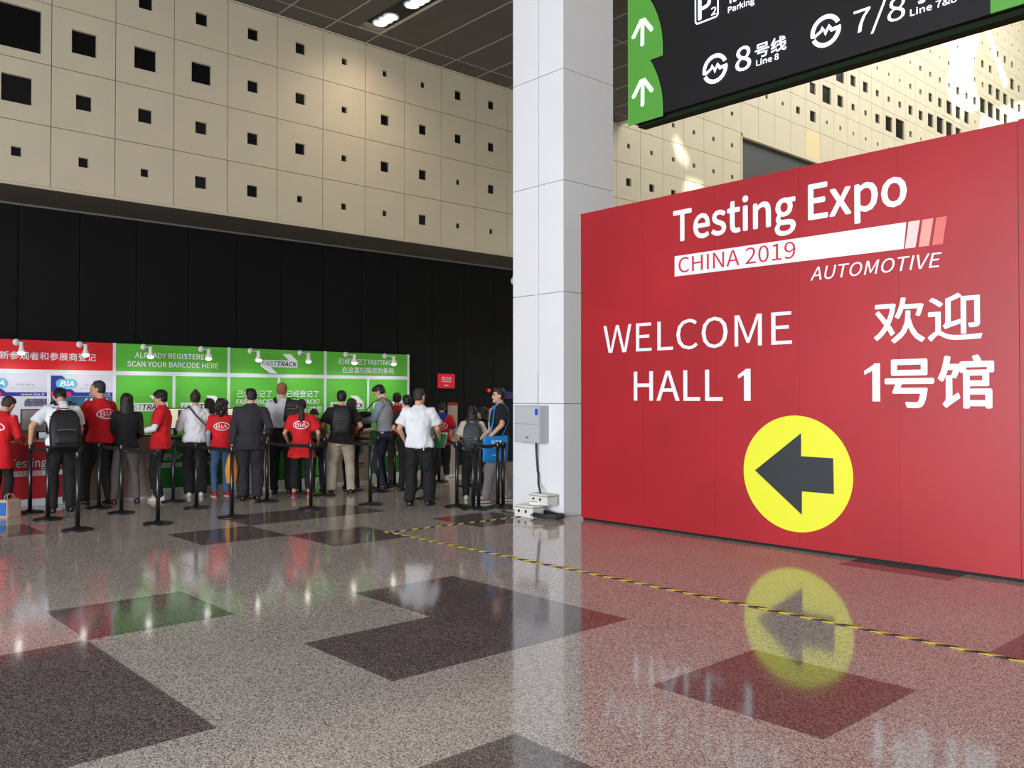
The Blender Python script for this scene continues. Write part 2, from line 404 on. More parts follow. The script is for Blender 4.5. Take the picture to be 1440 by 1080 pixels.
# trim strip, soffit, black wall
sof = struct('trim_1', None, 'dark soffit panels under the cream wall')
for i, k in enumerate(range(-9, KF, 3)):
    box('soffit_panel', (ku(k)+.006, V1+.03, Z0-.03), (ku(min(k+3, KF))-.006, V2, Z0-.005), M_SOFFIT, sof)
box('edge_strip', (ku(-9), V1-.015, Z0-.035), (ku(KF), V1+.03, Z0), M_CREAM, sof)
box('wall_edge_strip', (ku(-9), V2-.05, Z0-.06), (ku(KF), V2-.02, Z0-.03), mat('grey_trim', (110, 108, 105), .5), sof)
bw = struct('wall_black', None, 'matt black panelled wall behind the registration booth')
bm = bmesh.new(); add_box(bm, (ku(-9), V2+.03, 0), (ku(KF), V2+.25, Z0)); link('wall_backing', finish(bm, 'wall_backing', M_BLACKGAP), bw)
w2 = .0588*V2; u = .2206*V2-8*w2; pm = None
while u < ku(30):
    if pm is None: bm = bmesh.new(); add_box(bm, (.007, 0, 0), (w2-.007, .03, Z0-.03), 0, .004); pm = finish(bm, 'panel', M_BLACKWALL)
    o = link('panel', pm, bw, local=True); o.location = (u, V2, 0); u += w2
# ceiling
ce = struct('ceiling', None, 'charcoal ceiling of long rectangular panels with a recessed light slot')
cl = [V1*.964-i*2.83 for i in range(0, 9)]
vs_ = [V1+.02]+cl
bm = bmesh.new(); add_box(bm, (-9, cl[-1], ZC+.04), (UEDGE, V1, ZC+.25)); link('ceiling_backing', finish(bm, 'ceiling_backing', M_CEILGAP), ce)
SLOT_U = (ku(6)-.47, ku(6)-.04)
slotv = (cl[1]-.3, cl[0]-.25)
pc = {}
for k in range(-13, 14):
    for a, b in zip(vs_, vs_[1:]):
        L_ = a-b
        if k == 5 and b < slotv[1] and a > slotv[0]:
            # narrower panel beside the light slot
            key = ('n', round(L_, 2)); w = T-.5
        else: key = ('f', round(L_, 2)); w = T
        if key not in pc:
            bm = bmesh.new(); add_box(bm, (.014, .012, 0), (w-.014, L_-.012, .035), 0, .004); pc[key] = finish(bm, 'panel', M_CEIL)
        o = link('panel', pc[key], ce, local=True); o.location = (ku(k), b, ZC)
for k in range(-13, 15): box('ceiling_bar', (ku(k)-.012, cl[-1], ZC-.006), (ku(k)+.012, V1, ZC+.03), M_CEILGAP, ce)
for v in cl: box('ceiling_bar', (ku(-13), v-.010, ZC-.005), (UEDGE, v+.010, ZC+.03), M_CEILGAP, ce)
bm = bmesh.new()
add_box(bm, (SLOT_U[0], slotv[0], ZC+.03), (SLOT_U[1], slotv[1], ZC+.039)); 
link('light_slot', finish(bm, 'light_slot', M_BLACKGAP), ce)
sky_block = struct('trim_2', None, 'added upright screen above the ceiling edge that blocks sun and sky')
box('fascia', (UEDGE, -12, ZC), (UEDGE+.2, V1, ZR+2), M_CREAM, sky_block)  # added unseen screen, stops sun and sky above the ceiling
# unseen atrium roof, openings cut along the sun direction to shape the wall's sun patches
ZROOF = ZR+.2
def roof_pt(u, z): t = (ZROOF-z)/-SUN_DIR.z; return u-SUN_DIR.x*t, V1-SUN_DIR.y*t
def wall_px(px, py): p = Plane('v', V1).hit(px, py); return roof_pt(*p)
holes = [[wall_px(*p) for p in poly] for poly in (
    [(946, 193), (953, 196), (969, 228), (966, 232), (953, 220)],
    [(964, 254), (972, 254), (990, 262), (984, 270), (961, 270)],
    [(1343, 30), (1383, 25), (1368, 100), (1378, 150), (1345, 170), (1330, 120)],
    [(1378, 20), (1384, 20), (1418, 118), (1412, 124)],
    [(1326, 45), (1340, 42), (1342, 68), (1326, 66)],
    [(1382, 158), (1440, 142), (1440, 178), (1375, 190)])]
hb = [(min(p[0] for p in h), max(p[0] for p in h), min(p[1] for p in h), max(p[1] for p in h)) for h in holes]
us = sorted({16.0, 62.0}); 
bm = bmesh.new()
from mathutils.geometry import delaunay_2d_cdt
outer = [Vector((UEDGE, -14)), Vector((62, -14)), Vector((62, V1+.4)), Vector((UEDGE, V1+.4))]
pts = outer[:]; edges = [(0, 1), (1, 2), (2, 3), (3, 0)]; faces_in = []
for h in holes:
    b = len(pts); pts += [Vector(p) for p in h]; n = len(h); edges += [(b+i, b+(i+1) % n) for i in range(n)]
def inside(p, poly):
    c = False; j = len(poly)-1
    for i in range(len(poly)):
        a, b = poly[i], poly[j]
        if (a[1] > p[1]) != (b[1] > p[1]) and p[0] < (b[0]-a[0])*(p[1]-a[1])/(b[1]-a[1])+a[0]: c = not c
        j = i
    return c
vo, eo, fo, *_ = delaunay_2d_cdt(pts, edges, [], 0, 1e-5)
vv = [bm.verts.new((p.x, p.y, ZROOF)) for p in vo]
for f in fo:
    c = sum((Vector(vo[i]) for i in f), Vector((0, 0)))/len(f)
    if not any(inside(c, h) for h in holes): bm.faces.new([vv[i] for i in f])
roof = struct('ceiling_atrium', finish(bm, 'ceiling_atrium', mat('pale_roof', (200, 198, 190), .7)), 'pale roof over the tall hall with openings shaped to throw sun patches')
box('wall_end', (62, -14, 0), (62.2, V2+.3, ZR+.2), mat('pale_wall', (190, 186, 176), .7)).__setitem__('kind', 'structure')
box('wall_right', (-9, -12.2, 0), (62, -12, ZROOF), MATS['pale_wall']).__setitem__('kind', 'structure')
w1 = struct('window_1', None, 'tall glazed facade of the entrance hall')
for i in range(11): box('mullion', (-9.1, -12+i*2.6, 0), (-8.95, -11.9+i*2.6, ZC), M_ALU, w1)
for z in (0, 2.6, 5.2): box('transom', (-9.1, -12, z), (-8.95, V2, z+.1), M_ALU, w1)
# column
CU, CV, CW = 8.13, 7.98, .985
colm = struct('column', None)
colm['label'] = 'square white panel-clad column beside the red board'; colm['category'] = 'column'
box('core', (CU+.015, CV+.015, 0), (CU+CW-.015, CV+CW-.015, ZC), M_COLGAP, colm)
vj = -Plane('u', CU).hit(757.5, 300)[0]
zr = [0.0]+[1.48+1.474*i for i in range(6)]; zr = [z for z in zr if z < ZC-.1]+[ZC]
for a, b in zip(zr, zr[1:]):
    for lo, hi in (((CU, CV, a+.004), (CU+.02, vj-.005, b-.004)), ((CU, vj+.005, a+.004), (CU+.02, CV+CW, b-.004)),
                   ((CU+.02, CV, a+.004), (CU+CW, CV+.02, b-.004)), ((CU+.02, CV+CW-.02, a+.004), (CU+CW, CV+CW, b-.004)), ((CU+CW-.02, CV+.02, a+.004), (CU+CW, CV+CW-.02, b-.004))):
        box('cladding_panel', lo, hi, M_COLUMN, colm)
# ================================================================== RED WELCOME BOARD
BU = 8.13
PB = Plane('u', BU)
AL = PB.hit(817, 600)[0]; AS = PB.hit(1433.5, 500)[0]
ZT = PB.hit(817, 301)[1]
board = thing('welcome_board', 'huge red Testing Expo welcome board with yellow arrow disc', 'board', (BU, -(AL+AS)/2, 0))
bm = bmesh.new(); add_box(bm, (BU+.012, -AS-.9, .03), (BU+.30, -AL-.002, ZT-.004)); link('frame', finish(bm, 'frame', mat('grey_timber', (120, 112, 104), .7)), board)
bm = bmesh.new(); add_box(bm, (BU+.02, -AS-.88, 0), (BU+.28, -AL-.02, .03)); link('base_rail', finish(bm, 'base_rail', M_BLACKGAP), board)
nb = 5
for i in range(nb):
    a0 = AL+(AS-AL)*i/nb; a1 = AL+(AS-AL)*(i+1)/nb
    box('print_panel', (BU, -a1+.0008, .03), (BU+.012, -a0-.0008, ZT), M_RED, board)
box('print_panel', (BU+.001, -AS-.9, .03), (BU+.012, -AS-.005, ZT+.01), M_RED, board)
pr = Print(PB); pr.text_px('Testing Expo', 948, 1275, (957, 338.5), (957, 296.5), M_WHITE, offset=.022); pr.build('lettering', board, label='large white Testing Expo lettering')
pr = Print(PB)
pr.poly([(948.9, 389), (1271, 350), (1274.8, 312.4), (948.9, 360.5)], M_WHITE, px=True)
zt, zb = PB.hit(1274.8, 312.4)[1], PB.hit(1271, 350)[1]
for (t0, t1, b0, b1, m) in ((1278, 1294, 1272.5, 1287.5, M_PINK1), (1297.5, 1313, 1292, 1306.5, M_PINK2), (1317, 1332, 1311, 1326, M_PINK3)):
    h = lambda x: PB.hit(x, 330)[0]
    pr.poly([(h(b0), zb), (h(b1), zb), (h(t1), zt), (h(t0), zt)], m)
pr.text_px('CHINA 2019', 954.5, 1119, (958, 383.5), (958, 362.5), mat('red_letter', (200, 40, 60), .5), offset=0)
pr.build('title_bar', board, label='white bar reading CHINA 2019 with three fading slanted stripes')
pr = Print(PB); pr.text_px('AUTOMOTIVE', 1140, 1325, (1145, 394.2), (1145, 376), M_WHITE, shear=.2, offset=.004); pr.build('lettering', board)
pr = Print(PB); pr.text_px('WELCOME', 849, 1114, (858, 496.2), (858, 458), M_WHITE); pr.build('lettering', board)
pr = Print(PB); pr.text_px('HALL', 892, 1016.5, (893, 563), (893, 523), M_WHITE, offset=.006)
def numeral_one(pr, xl, xs, xr, zb_, zt_):
    a0, a1, a2 = (PB.hit(x, 550)[0] for x in (xl, xs, xr)); h = zt_-zb_
    pr.poly([(a1, zb_), (a2, zb_), (a2, zt_), (a2-(a2-a1)*.75, zt_), (a1, zt_-h*.06)], M_WHITE, .0035)
    pr.poly([(a0, zt_-h*.19), (a0+.004, zt_-h*.30), (a1+.002, zt_-h*.19), (a1+.002, zt_-h*.05)], M_WHITE, .004)
pr.build('lettering', board); pr = Print(PB); numeral_one(pr, 1038, 1046.5, 1055.8, PB.hit(893, 563)[1], PB.hit(893, 523)[1]); pr.build('lettering', board)
pr = Print(PB); pr.text('欢迎', (PB.hit(1230, 450)[0], PB.hit(1381, 450)[0], PB.hit(1240, 483)[1], PB.hit(1365, 411)[1]), M_WHITE, mode='bbox', offset=.012); pr.build('lettering', board)
pr = Print(PB); numeral_one(pr, 1215.5, 1227, 1238, PB.hit(1232, 564.5)[1], PB.hit(1232, 511)[1])
pr.text('号馆', (PB.hit(1246, 550)[0], PB.hit(1397, 550)[0], PB.hit(1371, 573)[1], PB.hit(1371, 500)[1]), M_WHITE, mode='bbox', offset=.018); pr.build('lettering', board)
a0, a1 = PB.hit(1046, 665)[0], PB.hit(1200, 665)[0]; z1, z0 = PB.hit(1117, 584.3)[1], PB.hit(1127, 749)[1]
ac, zc, ra, rz_ = (a0+a1)/2, (z0+z1)/2, (a1-a0)/2, (z1-z0)/2
pr = Print(PB); pr.poly([(ac+ra*math.cos(t*math.pi/36), zc+rz_*math.sin(t*math.pi/36)) for t in range(72)], M_YELLOW)
pr.poly([PB.hit(*p) for p in ((1062, 661.3), (1128, 724), (1128, 691), (1173, 694.8), (1172, 644.4), (1126.8, 641.5), (1126.8, 609))], M_CHAR, off=.005)
pr.build('arrow_disc', board, label='yellow disc with a charcoal arrow pointing left')
# ================================================================== HANGING WAYFINDING SIGN
SU = 6.5; PS = Plane('u', SU)
sa0 = PS.hit(883.8, 100)[0]; sz0 = PS.hit(884, 178)[1]; ROW = PS.hit(905, 28.2)[1]-PS.hit(905, 112.8)[1]
sg = PS.hit(1393, 20)[0]; sa1 = sg+.62; sz1 = sz0+ROW*3.3
sign = thing('wayfinding_sign', 'black and green illuminated overhead direction sign for metro lines and parking', 'sign', (SU+.1, -(sa0+sa1)/2, sz0))
bm = bmesh.new(); add_box(bm, (SU+.006, -sa1, sz0+.035), (SU+.19, -sa0-.003, sz1), 0, .004); link('housing', finish(bm, 'housing', M_SIGNBLACK), sign)
bm = bmesh.new(); add_box(bm, (SU+.07, -sa1+.1, sz0-.01), (SU+.185, -sa0-.06, sz0+.035), 0, .004); link('bottom_rail', finish(bm, 'bottom_rail', mat('matt_dark_green', (22, 34, 20), .8, spec=.1)), sign)
box('front_face', (SU, -sg, sz0+.03), (SU+.006, -sa0-.02, sz1), M_SIGNBLACK, sign)
def lobe(n, zlow, m_off):
    pts_ = [(915, 84.6), (920, 93), (925.4, 106), (929, 118), (931.6, 130), (933, 146), (933.2, 164.3)]
    return [(PS.hit(*p)[0], PS.hit(*p)[1]+n*ROW) for p in pts_]
bound = []
zb_ = PS.hit(933.2, 163.5)[1]
for n in (2, 1, 0):
    L_ = lobe(n, 0, 0); L_[-1] = (L_[-1][0], sz0+n*ROW+(0 if n == 0 else .02)); bound += [(a, z) for a, z in L_]
top_a = lobe(2, 0, 0)[0]
pr = Print(PS)
rows = []
for n in (0, 1, 2):
    L_ = lobe(n, 0, 0); zt_ = L_[0][1]; zbm = sz0 if n == 0 else lobe(n-1, 0, 0)[0][1]
    L_[-1] = (L_[-1][0], zbm); L_ = [p for p in L_ if p[1] >= zbm-1e-6]
    pr.poly([(sa0, zbm)]+list(reversed(L_))+[(sa0, zt_)], M_SIGNGREEN, off=.008)
pr.poly([(sa0, lobe(2, 0, 0)[0][1]), (lobe(2, 0, 0)[0][0], lobe(2, 0, 0)[0][1]), (lobe(2, 0, 0)[0][0], sz1), (sa0, sz1)], M_SIGNGREEN, off=.008)
pr.build('green_panel', sign, label='green left end panel with two scalloped lobes')
bm = bmesh.new(); add_box(bm, (SU-.008, -sa1, sz0+.03), (SU+.01, -sg-.002, sz1)); link('green_panel', finish(bm, 'green_panel', M_SIGNGREEN), sign, label='green right end panel')
for n in (0, 1, 2):
    pr = Print(PS); q = lambda x, y: (PS.hit(x, y)[0], PS.hit(x, y)[1]+n*ROW)
    tip = q(904.8, 114.5); bt = q(904.6, 147); lf = q(892.5, 136); rg = q(917.5, 127)
    w = .042
    pr.line(tip, bt, w, M_SIGNLIT, .012).line((tip[0]-.012, tip[1]+.012), lf, w, M_SIGNLIT, .013).line((tip[0]+.012, tip[1]+.012), rg, w, M_SIGNLIT, .014)
    for e, (x, z) in enumerate((bt, lf, rg, tip)):
        pr.poly([(x+w/2*math.cos(t*math.pi/8), z+w/2*math.sin(t*math.pi/8)) for t in range(16)], M_SIGNLIT, .015+.0005*e)
    pr.build('arrow', sign)
def metro(xl, xr, pt, pb, nm):
    a0, a1 = PS.hit(xl, 50)[0], PS.hit(xr, 50)[0]; z1 = PS.hit(*pt)[1]; z0 = PS.hit(*pb)[1]
    c = ((a0+a1)/2, (z0+z1)/2); r = ((a1-a0)+(z1-z0))/4
    pr = Print(PS); w = r*.27; S = M_SIGNLIT
    pr.ring(c, r, r-w, S, 22, 190, .01).ring(c, r, r-w, S, 205, 362, .01)
    P = [(-.98*r, -.20*r), (-.35*r, .12*r), (-.22*r, .36*r), (.0, .02*r), (.22*r, .36*r), (.46*r, .06*r), (.99*r, .10*r)]
    P = [(c[0]+x, c[1]+z) for x, z in P]
    Q = [(c[0]+x, c[1]+z) for x, z in [(-.70*r, -.27*r), (-.25*r, -.02*r), (-.17*r, .10*r), (.0, -.33*r), (.2*r, .06*r), (.38*r, -.18*r), (.97*r, -.10*r)]]
    for i in range(6): pr.poly([Q[i], Q[i+1], P[i+1], P[i]], S, .012)
    pr.build('metro_emblem', sign, label=nm)
metro(988.6, 1024, (1008, 75.8), (1004, 118), 'round white metro emblem before line 8')
metro(1140.8, 1183.5, (1166, 19.8), (1158, 67.8), 'round white metro emblem before lines 7 and 8')
S = M_SIGNLIT
pr = Print(PS)
pr.text_px('8', 1035, 1056.5, (1043, 100.2), (1046, 65.5), S, mode='bbox', offset=.01)
pr.text('号线', (PS.hit(1062.5, 70)[0], PS.hit(1106, 70)[0], PS.hit(1068, 81.5)[1], PS.hit(1099, 51)[1]), S, mode='bbox', offset=.011)
pr.text_px('Line 8', 1064, 1095.5, (1064.5, 93), (1064.5, 85), S, offset=.003); pr.build('lettering', sign)
pr = Print(PS)
pr.text_px('7/8', 1201, 1273.5, (1204, 47.2), (1204, 16), S, shear=.06)
pr.text('号线', (PS.hit(1281, 5)[0], PS.hit(1338, 5)[0], PS.hit(1285, 8)[1], PS.hit(1285, 8)[1]+.20), S, mode='bbox', offset=.015)
pr.text_px('Line 7&8', 1280.5, 1346, (1282, 22.7), (1282, 13.6), S, offset=.003); pr.build('lettering', sign)
pr = Print(PS)
c0, c1 = PS.hit(978, 20)[0], PS.hit(1011.5, 20)[0]; b = PS.hit(979, 36)[1]; hh = (c1-c0)*1.12; rr = .035; w = .014
def rrect(a0, a1, z0, z1, r): return [(cx+r*math.cos(R(t)), cz+r*math.sin(R(t))) for cx, cz, s_ in ((a1-r, z0+r, -90), (a1-r, z1-r, 0), (a0+r, z1-r, 90), (a0+r, z0+r, 180)) for t in range(s_, s_+91, 15)]
Oo = rrect(c0, c1, b, b+hh, rr); Ii = rrect(c0+w, c1-w, b+w, b+hh-w, rr-w)
for i in range(len(Oo)): j = (i+1) % len(Oo); pr.poly([Oo[i], Oo[j], Ii[j], Ii[i]], S, .01)
pr.text('P', (PS.hit(983, 20)[0], PS.hit(1000, 20)[0], b+hh*.14, b+hh*.86), S, mode='bbox', offset=.02)
pr.text('2', (PS.hit(1000.5, 20)[0], PS.hit(1008, 20)[0], b+hh*.12, b+hh*.36), S, mode='bbox', offset=.006)
pr.build('parking_symbol', sign, label='boxed white P2 parking symbol'); pr = Print(PS); pr.text('停车', (PS.hit(1025, 0)[0], PS.hit(1058, 0)[0], PS.hit(1028, 4.5)[1], PS.hit(1028, 4.5)[1]+.19), S, mode='bbox', offset=.015)
pr.text_px('Parking', 1024.5, 1061.5, (1025, 18.3), (1025, 10.4), S, offset=.003); pr.build('lettering', sign)
for y in (-sa0-.5, -(sa0+sa1)/2, -sa1+.5):
    bm = bmesh.new(); add_tube(bm, [(SU+.1, y, sz1), (SU+.1, y, ZC)], .012); link('suspension_rod', finish(bm, 'suspension_rod', M_BLACKMETAL), sign)
# ================================================================== COLUMN FITTINGS
PC = Plane('u', CU)
def cbox(name, x0, x1, yb, yt, depth, m, parent, d0=0.0, bevel=.004, **kw):
    a0, a1 = PC.hit(x0, 600)[0], PC.hit(x1, 600)[0]; z0, z1 = PC.hit(x1, yb)[1], PC.hit(x1, yt)[1]
    return box(name, (CU-d0-depth, -a1, z0), (CU-d0, -a0, z1), m, parent, bevel, **kw)
a0e, a1e = PC.hit(735.5, 600)[0], PC.hit(772, 600)[0]
zb0, zt0 = PC.hit(765, 622.5)[1], PC.hit(765, 570.5)[1]
DEP = .16
pan = thing('electrical_box', 'grey electrical distribution box with blue label mounted on the white column', 'box', (CU, -(a0e+a1e)/2, zb0))
box('enclosure', (CU-DEP, -a1e, zb0), (CU-.001, -a0e, zt0), M_BOXGREY, pan, .006)
PF = Plane('u', CU-DEP)
box('door', (CU-DEP-.012, -a1e+.015, zb0+.015), (CU-DEP, -a0e-.015, zt0-.015), mat('grey_enclosure_door', (186, 190, 194), .4), pan, .003)
zm = zb0+(zt0-zb0)*.50
box('door_groove', (CU-DEP-.014, -a1e+.02, zm), (CU-DEP-.011, -a0e-.02, zm+.006), M_GREYTXT, pan)
box('warning_label', (CU-DEP-.014, -a1e+.035, zt0-.125), (CU-DEP-.012, -a1e+.09, zt0-.04), mat('blue_label', (40, 70, 200), .5), pan)
bm = bmesh.new(); cc = ((a0e+a1e)/2+.01); 
add_ell(bm, (CU-DEP-.013, -cc, zb0+.07), (.006, .035, .018)); link('handle', finish(bm, 'handle', M_GREYTXT, True), pan)
cond = thing('conduit', 'narrow white cable trunking running up the column above the grey box', 'conduit', (CU-.01, -(PC.hit(755, 560)[0]), zt0))
cbox('trunking', 752.5, 757, 567, 524, .03, M_COLUMN, cond)
cbox('trunking', 753.2, 756.5, 523.5, 385, .012, M_COLUMN, cond)
cd2 = thing('conduit', 'slim white cable duct running down the column below the grey box', 'conduit', (CU-.01, -(PC.hit(755, 560)[0]), .3))
cbox('trunking', 752.8, 756.5, 705, 624, .02, M_COLUMN, cd2)
cb = thing('power_cable', 'black cable dropping from the grey box to the floor coil', 'cable', (CU-.03, -a1e+.05, .2))
ya = -PC.hit(757.5, 650)[0]
bm = bmesh.new(); add_tube(bm, [(CU-.05, ya, zb0), (CU-.035, ya+.004, zb0-.2), (CU-.03, ya-.012, zb0-.4), (CU-.035, ya-.03, .55), (CU-.05, ya-.05, .40), (CU-.12, ya-.14, .36), (CU-.15, ya-.2, .26), (CU-.12, ya-.18, .12), (CU-.14, ya-.1, .03)], .013, 8)
link('cable_run', finish(bm, 'cable_run', M_CABLE, True), cb)
# junction boxes at the foot
def jbox(name, lab, ox, oy, w, d, h, rz, z=0.0, tilt=0):
    t = thing(name, lab, 'box', (ox, oy, z), rz)
    if tilt: t.rotation_euler = (0, tilt, rz)
    bm = bmesh.new(); add_box(bm, (-d/2, -w/2, 0), (d/2, w/2, h), 0, .006); link('casing', finish(bm, 'casing', M_OFFWHITE), t, local=True)
    bm = bmesh.new(); add_box(bm, (-d/2-.004, -w/2-.004, h-.03), (d/2+.004, w/2+.004, h-.02)); link('lid_seam', finish(bm, 'lid_seam', M_GREYTXT), t, local=True)
    for k in (-.25, .12):
        bm = bmesh.new(); add_ell(bm, (-d/2-.004, -k*w, h*.5), (.006, .02, .022)); link('socket', finish(bm, 'socket', M_CABLE, True), t, local=True)
    return t
p1 = on_floor(733, 727)
jbox('junction_box', 'low white power box with two black sockets on the floor at the column foot', p1.x+.12, p1.y-.02, .34, .2, .15, R(2))
jbox('junction_box', 'white power box resting on top of the lower box against the column', CU-.13, p1.y+.04-.16, .36, .18, .14, R(-3), .155)
jbox('junction_box', 'small beige power box leaning open beside the cable coil', CU-.16, -PC.hit(768, 700)[0]-.0, .16, .14, .18, R(14), .035)
cz = thing('cable_coil', 'loose coil of black cable lying on the floor at the column', 'cable', (CU-.2, -PC.hit(775, 725)[0], 0))
bm = bmesh.new(); cx, cy = CU-.2, -PC.hit(772, 725)[0]-.04
random.seed(3)
pts_ = []
for i in range(0, 150):
    t = i*.3; r_ = 1+.12*math.sin(i*1.7)
    pts_.append((cx+.13*r_*math.sin(t)-.04, cy-.06+.36*r_*math.cos(t), .014+.045*(i/150)+.012*math.sin(i*.9)**2))
add_tube(bm, pts_, .012, 6)
add_tube(bm, [(cx-.05, cy+.25, .02), (cx-.12, cy+.42, .014), (cx-.1, cy+.6, .014), (cx-.02, cy+.72, .014), (cx+.05, cy+.74, .08)], .01, 6)
link('cable_loops', finish(bm, 'cable_loops', M_CABLE, True), cz)
dc = thing('dome_camera', 'small white dome camera on the far side edge of the column', 'camera', (CU+.1, CV+CW, 2.95+.2))
zd = CAMH+(558-391)/FPX*11.9
bm = bmesh.new(); add_box(bm, (CU+.02, CV+CW, zd+.02), (CU+.10, CV+CW+.03, zd+.09), 0, .005); link('bracket', finish(bm, 'bracket', M_BOXGREY), dc)
bm = bmesh.new(); add_ell(bm, (CU+.06, CV+CW+.05, zd), (.045, .045, .055)); link('dome', finish(bm, 'dome', M_BOXGREY, True), dc)
# ================================================================== FLOOR TAPE
tape = thing('barrier_tape', 'yellow and black striped hazard tape stuck along the granite floor', 'tape', (5.71, 5, 0))
def stripe_tape(p, d, L, name):
    bm = bmesh.new(); n = Vector((-d[1], d[0], 0)); d = Vector((d[0], d[1], 0)); p = Vector((p[0], p[1], 0)); w = .024; st = .085; i = 0; x = 0
    while x < L:
        x1 = min(x+st, L); sh = .03
        vs = [bm.verts.new(p+d*a+n*b+Vector((0, 0, .0034+.0006*(math.sin(x*3))))) for a, b in ((x-sh, -w), (x1-sh, -w), (x1+sh, w), (x+sh, w))]
        f = bm.faces.new(vs); f.material_index = i % 2
        r = bmesh.ops.extrude_face_region(bm, geom=[f]); bmesh.ops.translate(bm, verts=[v for v in r['geom'] if isinstance(v, bmesh.types.BMVert)], vec=(0, 0, .0025))
        x = x1; i += 1
    bmesh.ops.recalc_face_normals(bm, faces=bm.faces)
    link(name, finish(bm, name, [mat('tape_yellow', (248, 226, 84), .5), mat('tape_black', (24, 22, 24), .5)]), tape)
stripe_tape((5.71, 8.47), (0, -1), 9.5, 'tape_strip')
stripe_tape((5.69, 8.43), (1, -.03), 2.15, 'tape_strip')
# ================================================================== REGISTRATION BOOTH
PV = Plane('v', VB)
UB = [0.83, 2.83, 4.83, 6.83, 8.83, 10.84]
ZF0, ZF1, ZBT = 1.935, 2.005, 2.47
booth = thing('registration_booth', 'red and green registration booth back wall with white aluminium frame', 'booth', (6.8, VB+.05, 0))
for i in range(5):
    fm = M_RED if i < 2 else M_GREEN
    box('fascia_panel', (UB[i]+.025, VB+.004, ZF1), (UB[i+1]-.025, VB+.04, ZBT), mat('bright_red_print', (222, 30, 40), .45) if i < 2 else M_GREEN, booth)
    for j in range(2):
        a = UB[i]+j*1.0
        box('wall_panel', (a+.025, VB+.004, .02), (a+.98, VB+.04, ZF0), M_PALE if i < 2 else M_GREEN, booth)
    box('rail', (UB[i]+.025, VB-.004, ZF0), (UB[i+1]-.025, VB+.045, ZF1), M_ALU, booth, .003)
    box('post', (UB[i]+.975, VB-.006, 0), (UB[i]+1.025, VB+.05, ZF0), M_ALU, booth, .003)
for u in UB: box('post', (u-.025, VB-.008, 0), (u+.025, VB+.055, ZBT+.005), M_ALU, booth, .003)
g = M_WHITE
pr = Print(PV); pr.text('新参观者和参展商登记', (PV.hit(-1, 500)[0], PV.hit(134.8, 500)[0], PV.hit(130, 508)[1], PV.hit(130, 497.5)[1]), g, mode='bbox', offset=.01); pr.build('lettering', booth)
pr = Print(PV); pr.text_px('ALREADY REGISTERED?', 189.7, 298, (190, 502.8), (190, 495.6), g, offset=.02)
pr.text_px('SCAN YOUR BARCODE HERE', 179, 306.5, (179, 515), (179, 507.8), g, offset=.02); pr.build('lettering', booth)
pr = Print(PV)
pr.text('已经登记了', (PV.hit(476.4, 508)[0], PV.hit(516, 508)[0], PV.hit(478, 512)[1], PV.hit(478, 503.8)[1]), g, mode='bbox', offset=.01)
pr.text('FASTTRACK?', (PV.hit(518, 508)[0], PV.hit(558, 508)[0], PV.hit(478, 511.3)[1], PV.hit(478, 504.6)[1]), g, offset=.02)
pr.text('在这里扫描您的条码', (PV.hit(481, 520)[0], PV.hit(553.5, 520)[0], PV.hit(483, 524.3)[1], PV.hit(483, 515.8)[1]), g, mode='bbox', offset=.01); pr.build('lettering', booth)
def fasttrack(a0, a1, z0, z1):
    P = lambda x, y: (a0+(a1-a0)*x, z0+(z1-z0)*y)
    pr = Print(PV); lw = .006
    for p, q in (((0, 0), (1, 0)), ((1, 0), (1, 1)), ((1, 1), (0, 1)), ((0, 1), (0, 0))): pr.line(P(*p), P(*q), lw, M_GREEN_LINE)
    pr.poly([P(.0, .33), P(.99, .33), P(.99, .66), P(.0, .66)], g, .005)
    pr.poly([P(.76, .64), P(.99, .64), P(.80, .96), P(.58, .96)], g, .0055)
    pr.poly([P(.0, .36), P(.25, .04), P(.45, .04), P(.25, .36)], g, .0055)
    pr.text('FAST', P(.03, 0)[:1]+P(.44, 0)[:1]+(P(0, .39)[1], P(0, .6)[1]), mat('green_letter', (70, 150, 70), .5), off=.008, shear=.2, offset=.005)
    pr.text('TRACK', P(.44, 0)[:1]+P(.97, 0)[:1]+(P(0, .39)[1], P(0, .6)[1]), M_CHAR, off=.008, shear=.2, offset=.03)
    pr.build('arrow_logo', booth)
f3 = [PV.hit(366.5, 510)[0], PV.hit(418.7, 510)[0], PV.hit(368, 526)[1], PV.hit(368, 495.5)[1]]
fasttrack(*f3)
lz0, lz1 = PV.hit(284, 588.5)[1], PV.hit(284, 555)[1]
for a in (4.83, 5.83, 8.83, 9.83): fasttrack(a+.12, a+.90, lz0, lz1)
for a in (6.83, 7.83):
    pr = Print(PV); A_, B_ = a+.13, a+.90
    pr.text('已经登记了', (A_+.03, B_-.05, PV.hit(403, 558.3)[1], PV.hit(403, 549)[1]), g, mode='bbox', offset=.006)
    pr.text('FASTTRACK?', (A_+.02, B_-.03, PV.hit(403, 568)[1], PV.hit(403, 561.8)[1]), g, offset=.025)
    pr.text('在这里扫描您', (A_, B_+.02, PV.hit(403, 580.5)[1], PV.hit(403, 571.5)[1]), g, mode='bbox', offset=.006); pr.build('lettering', booth)
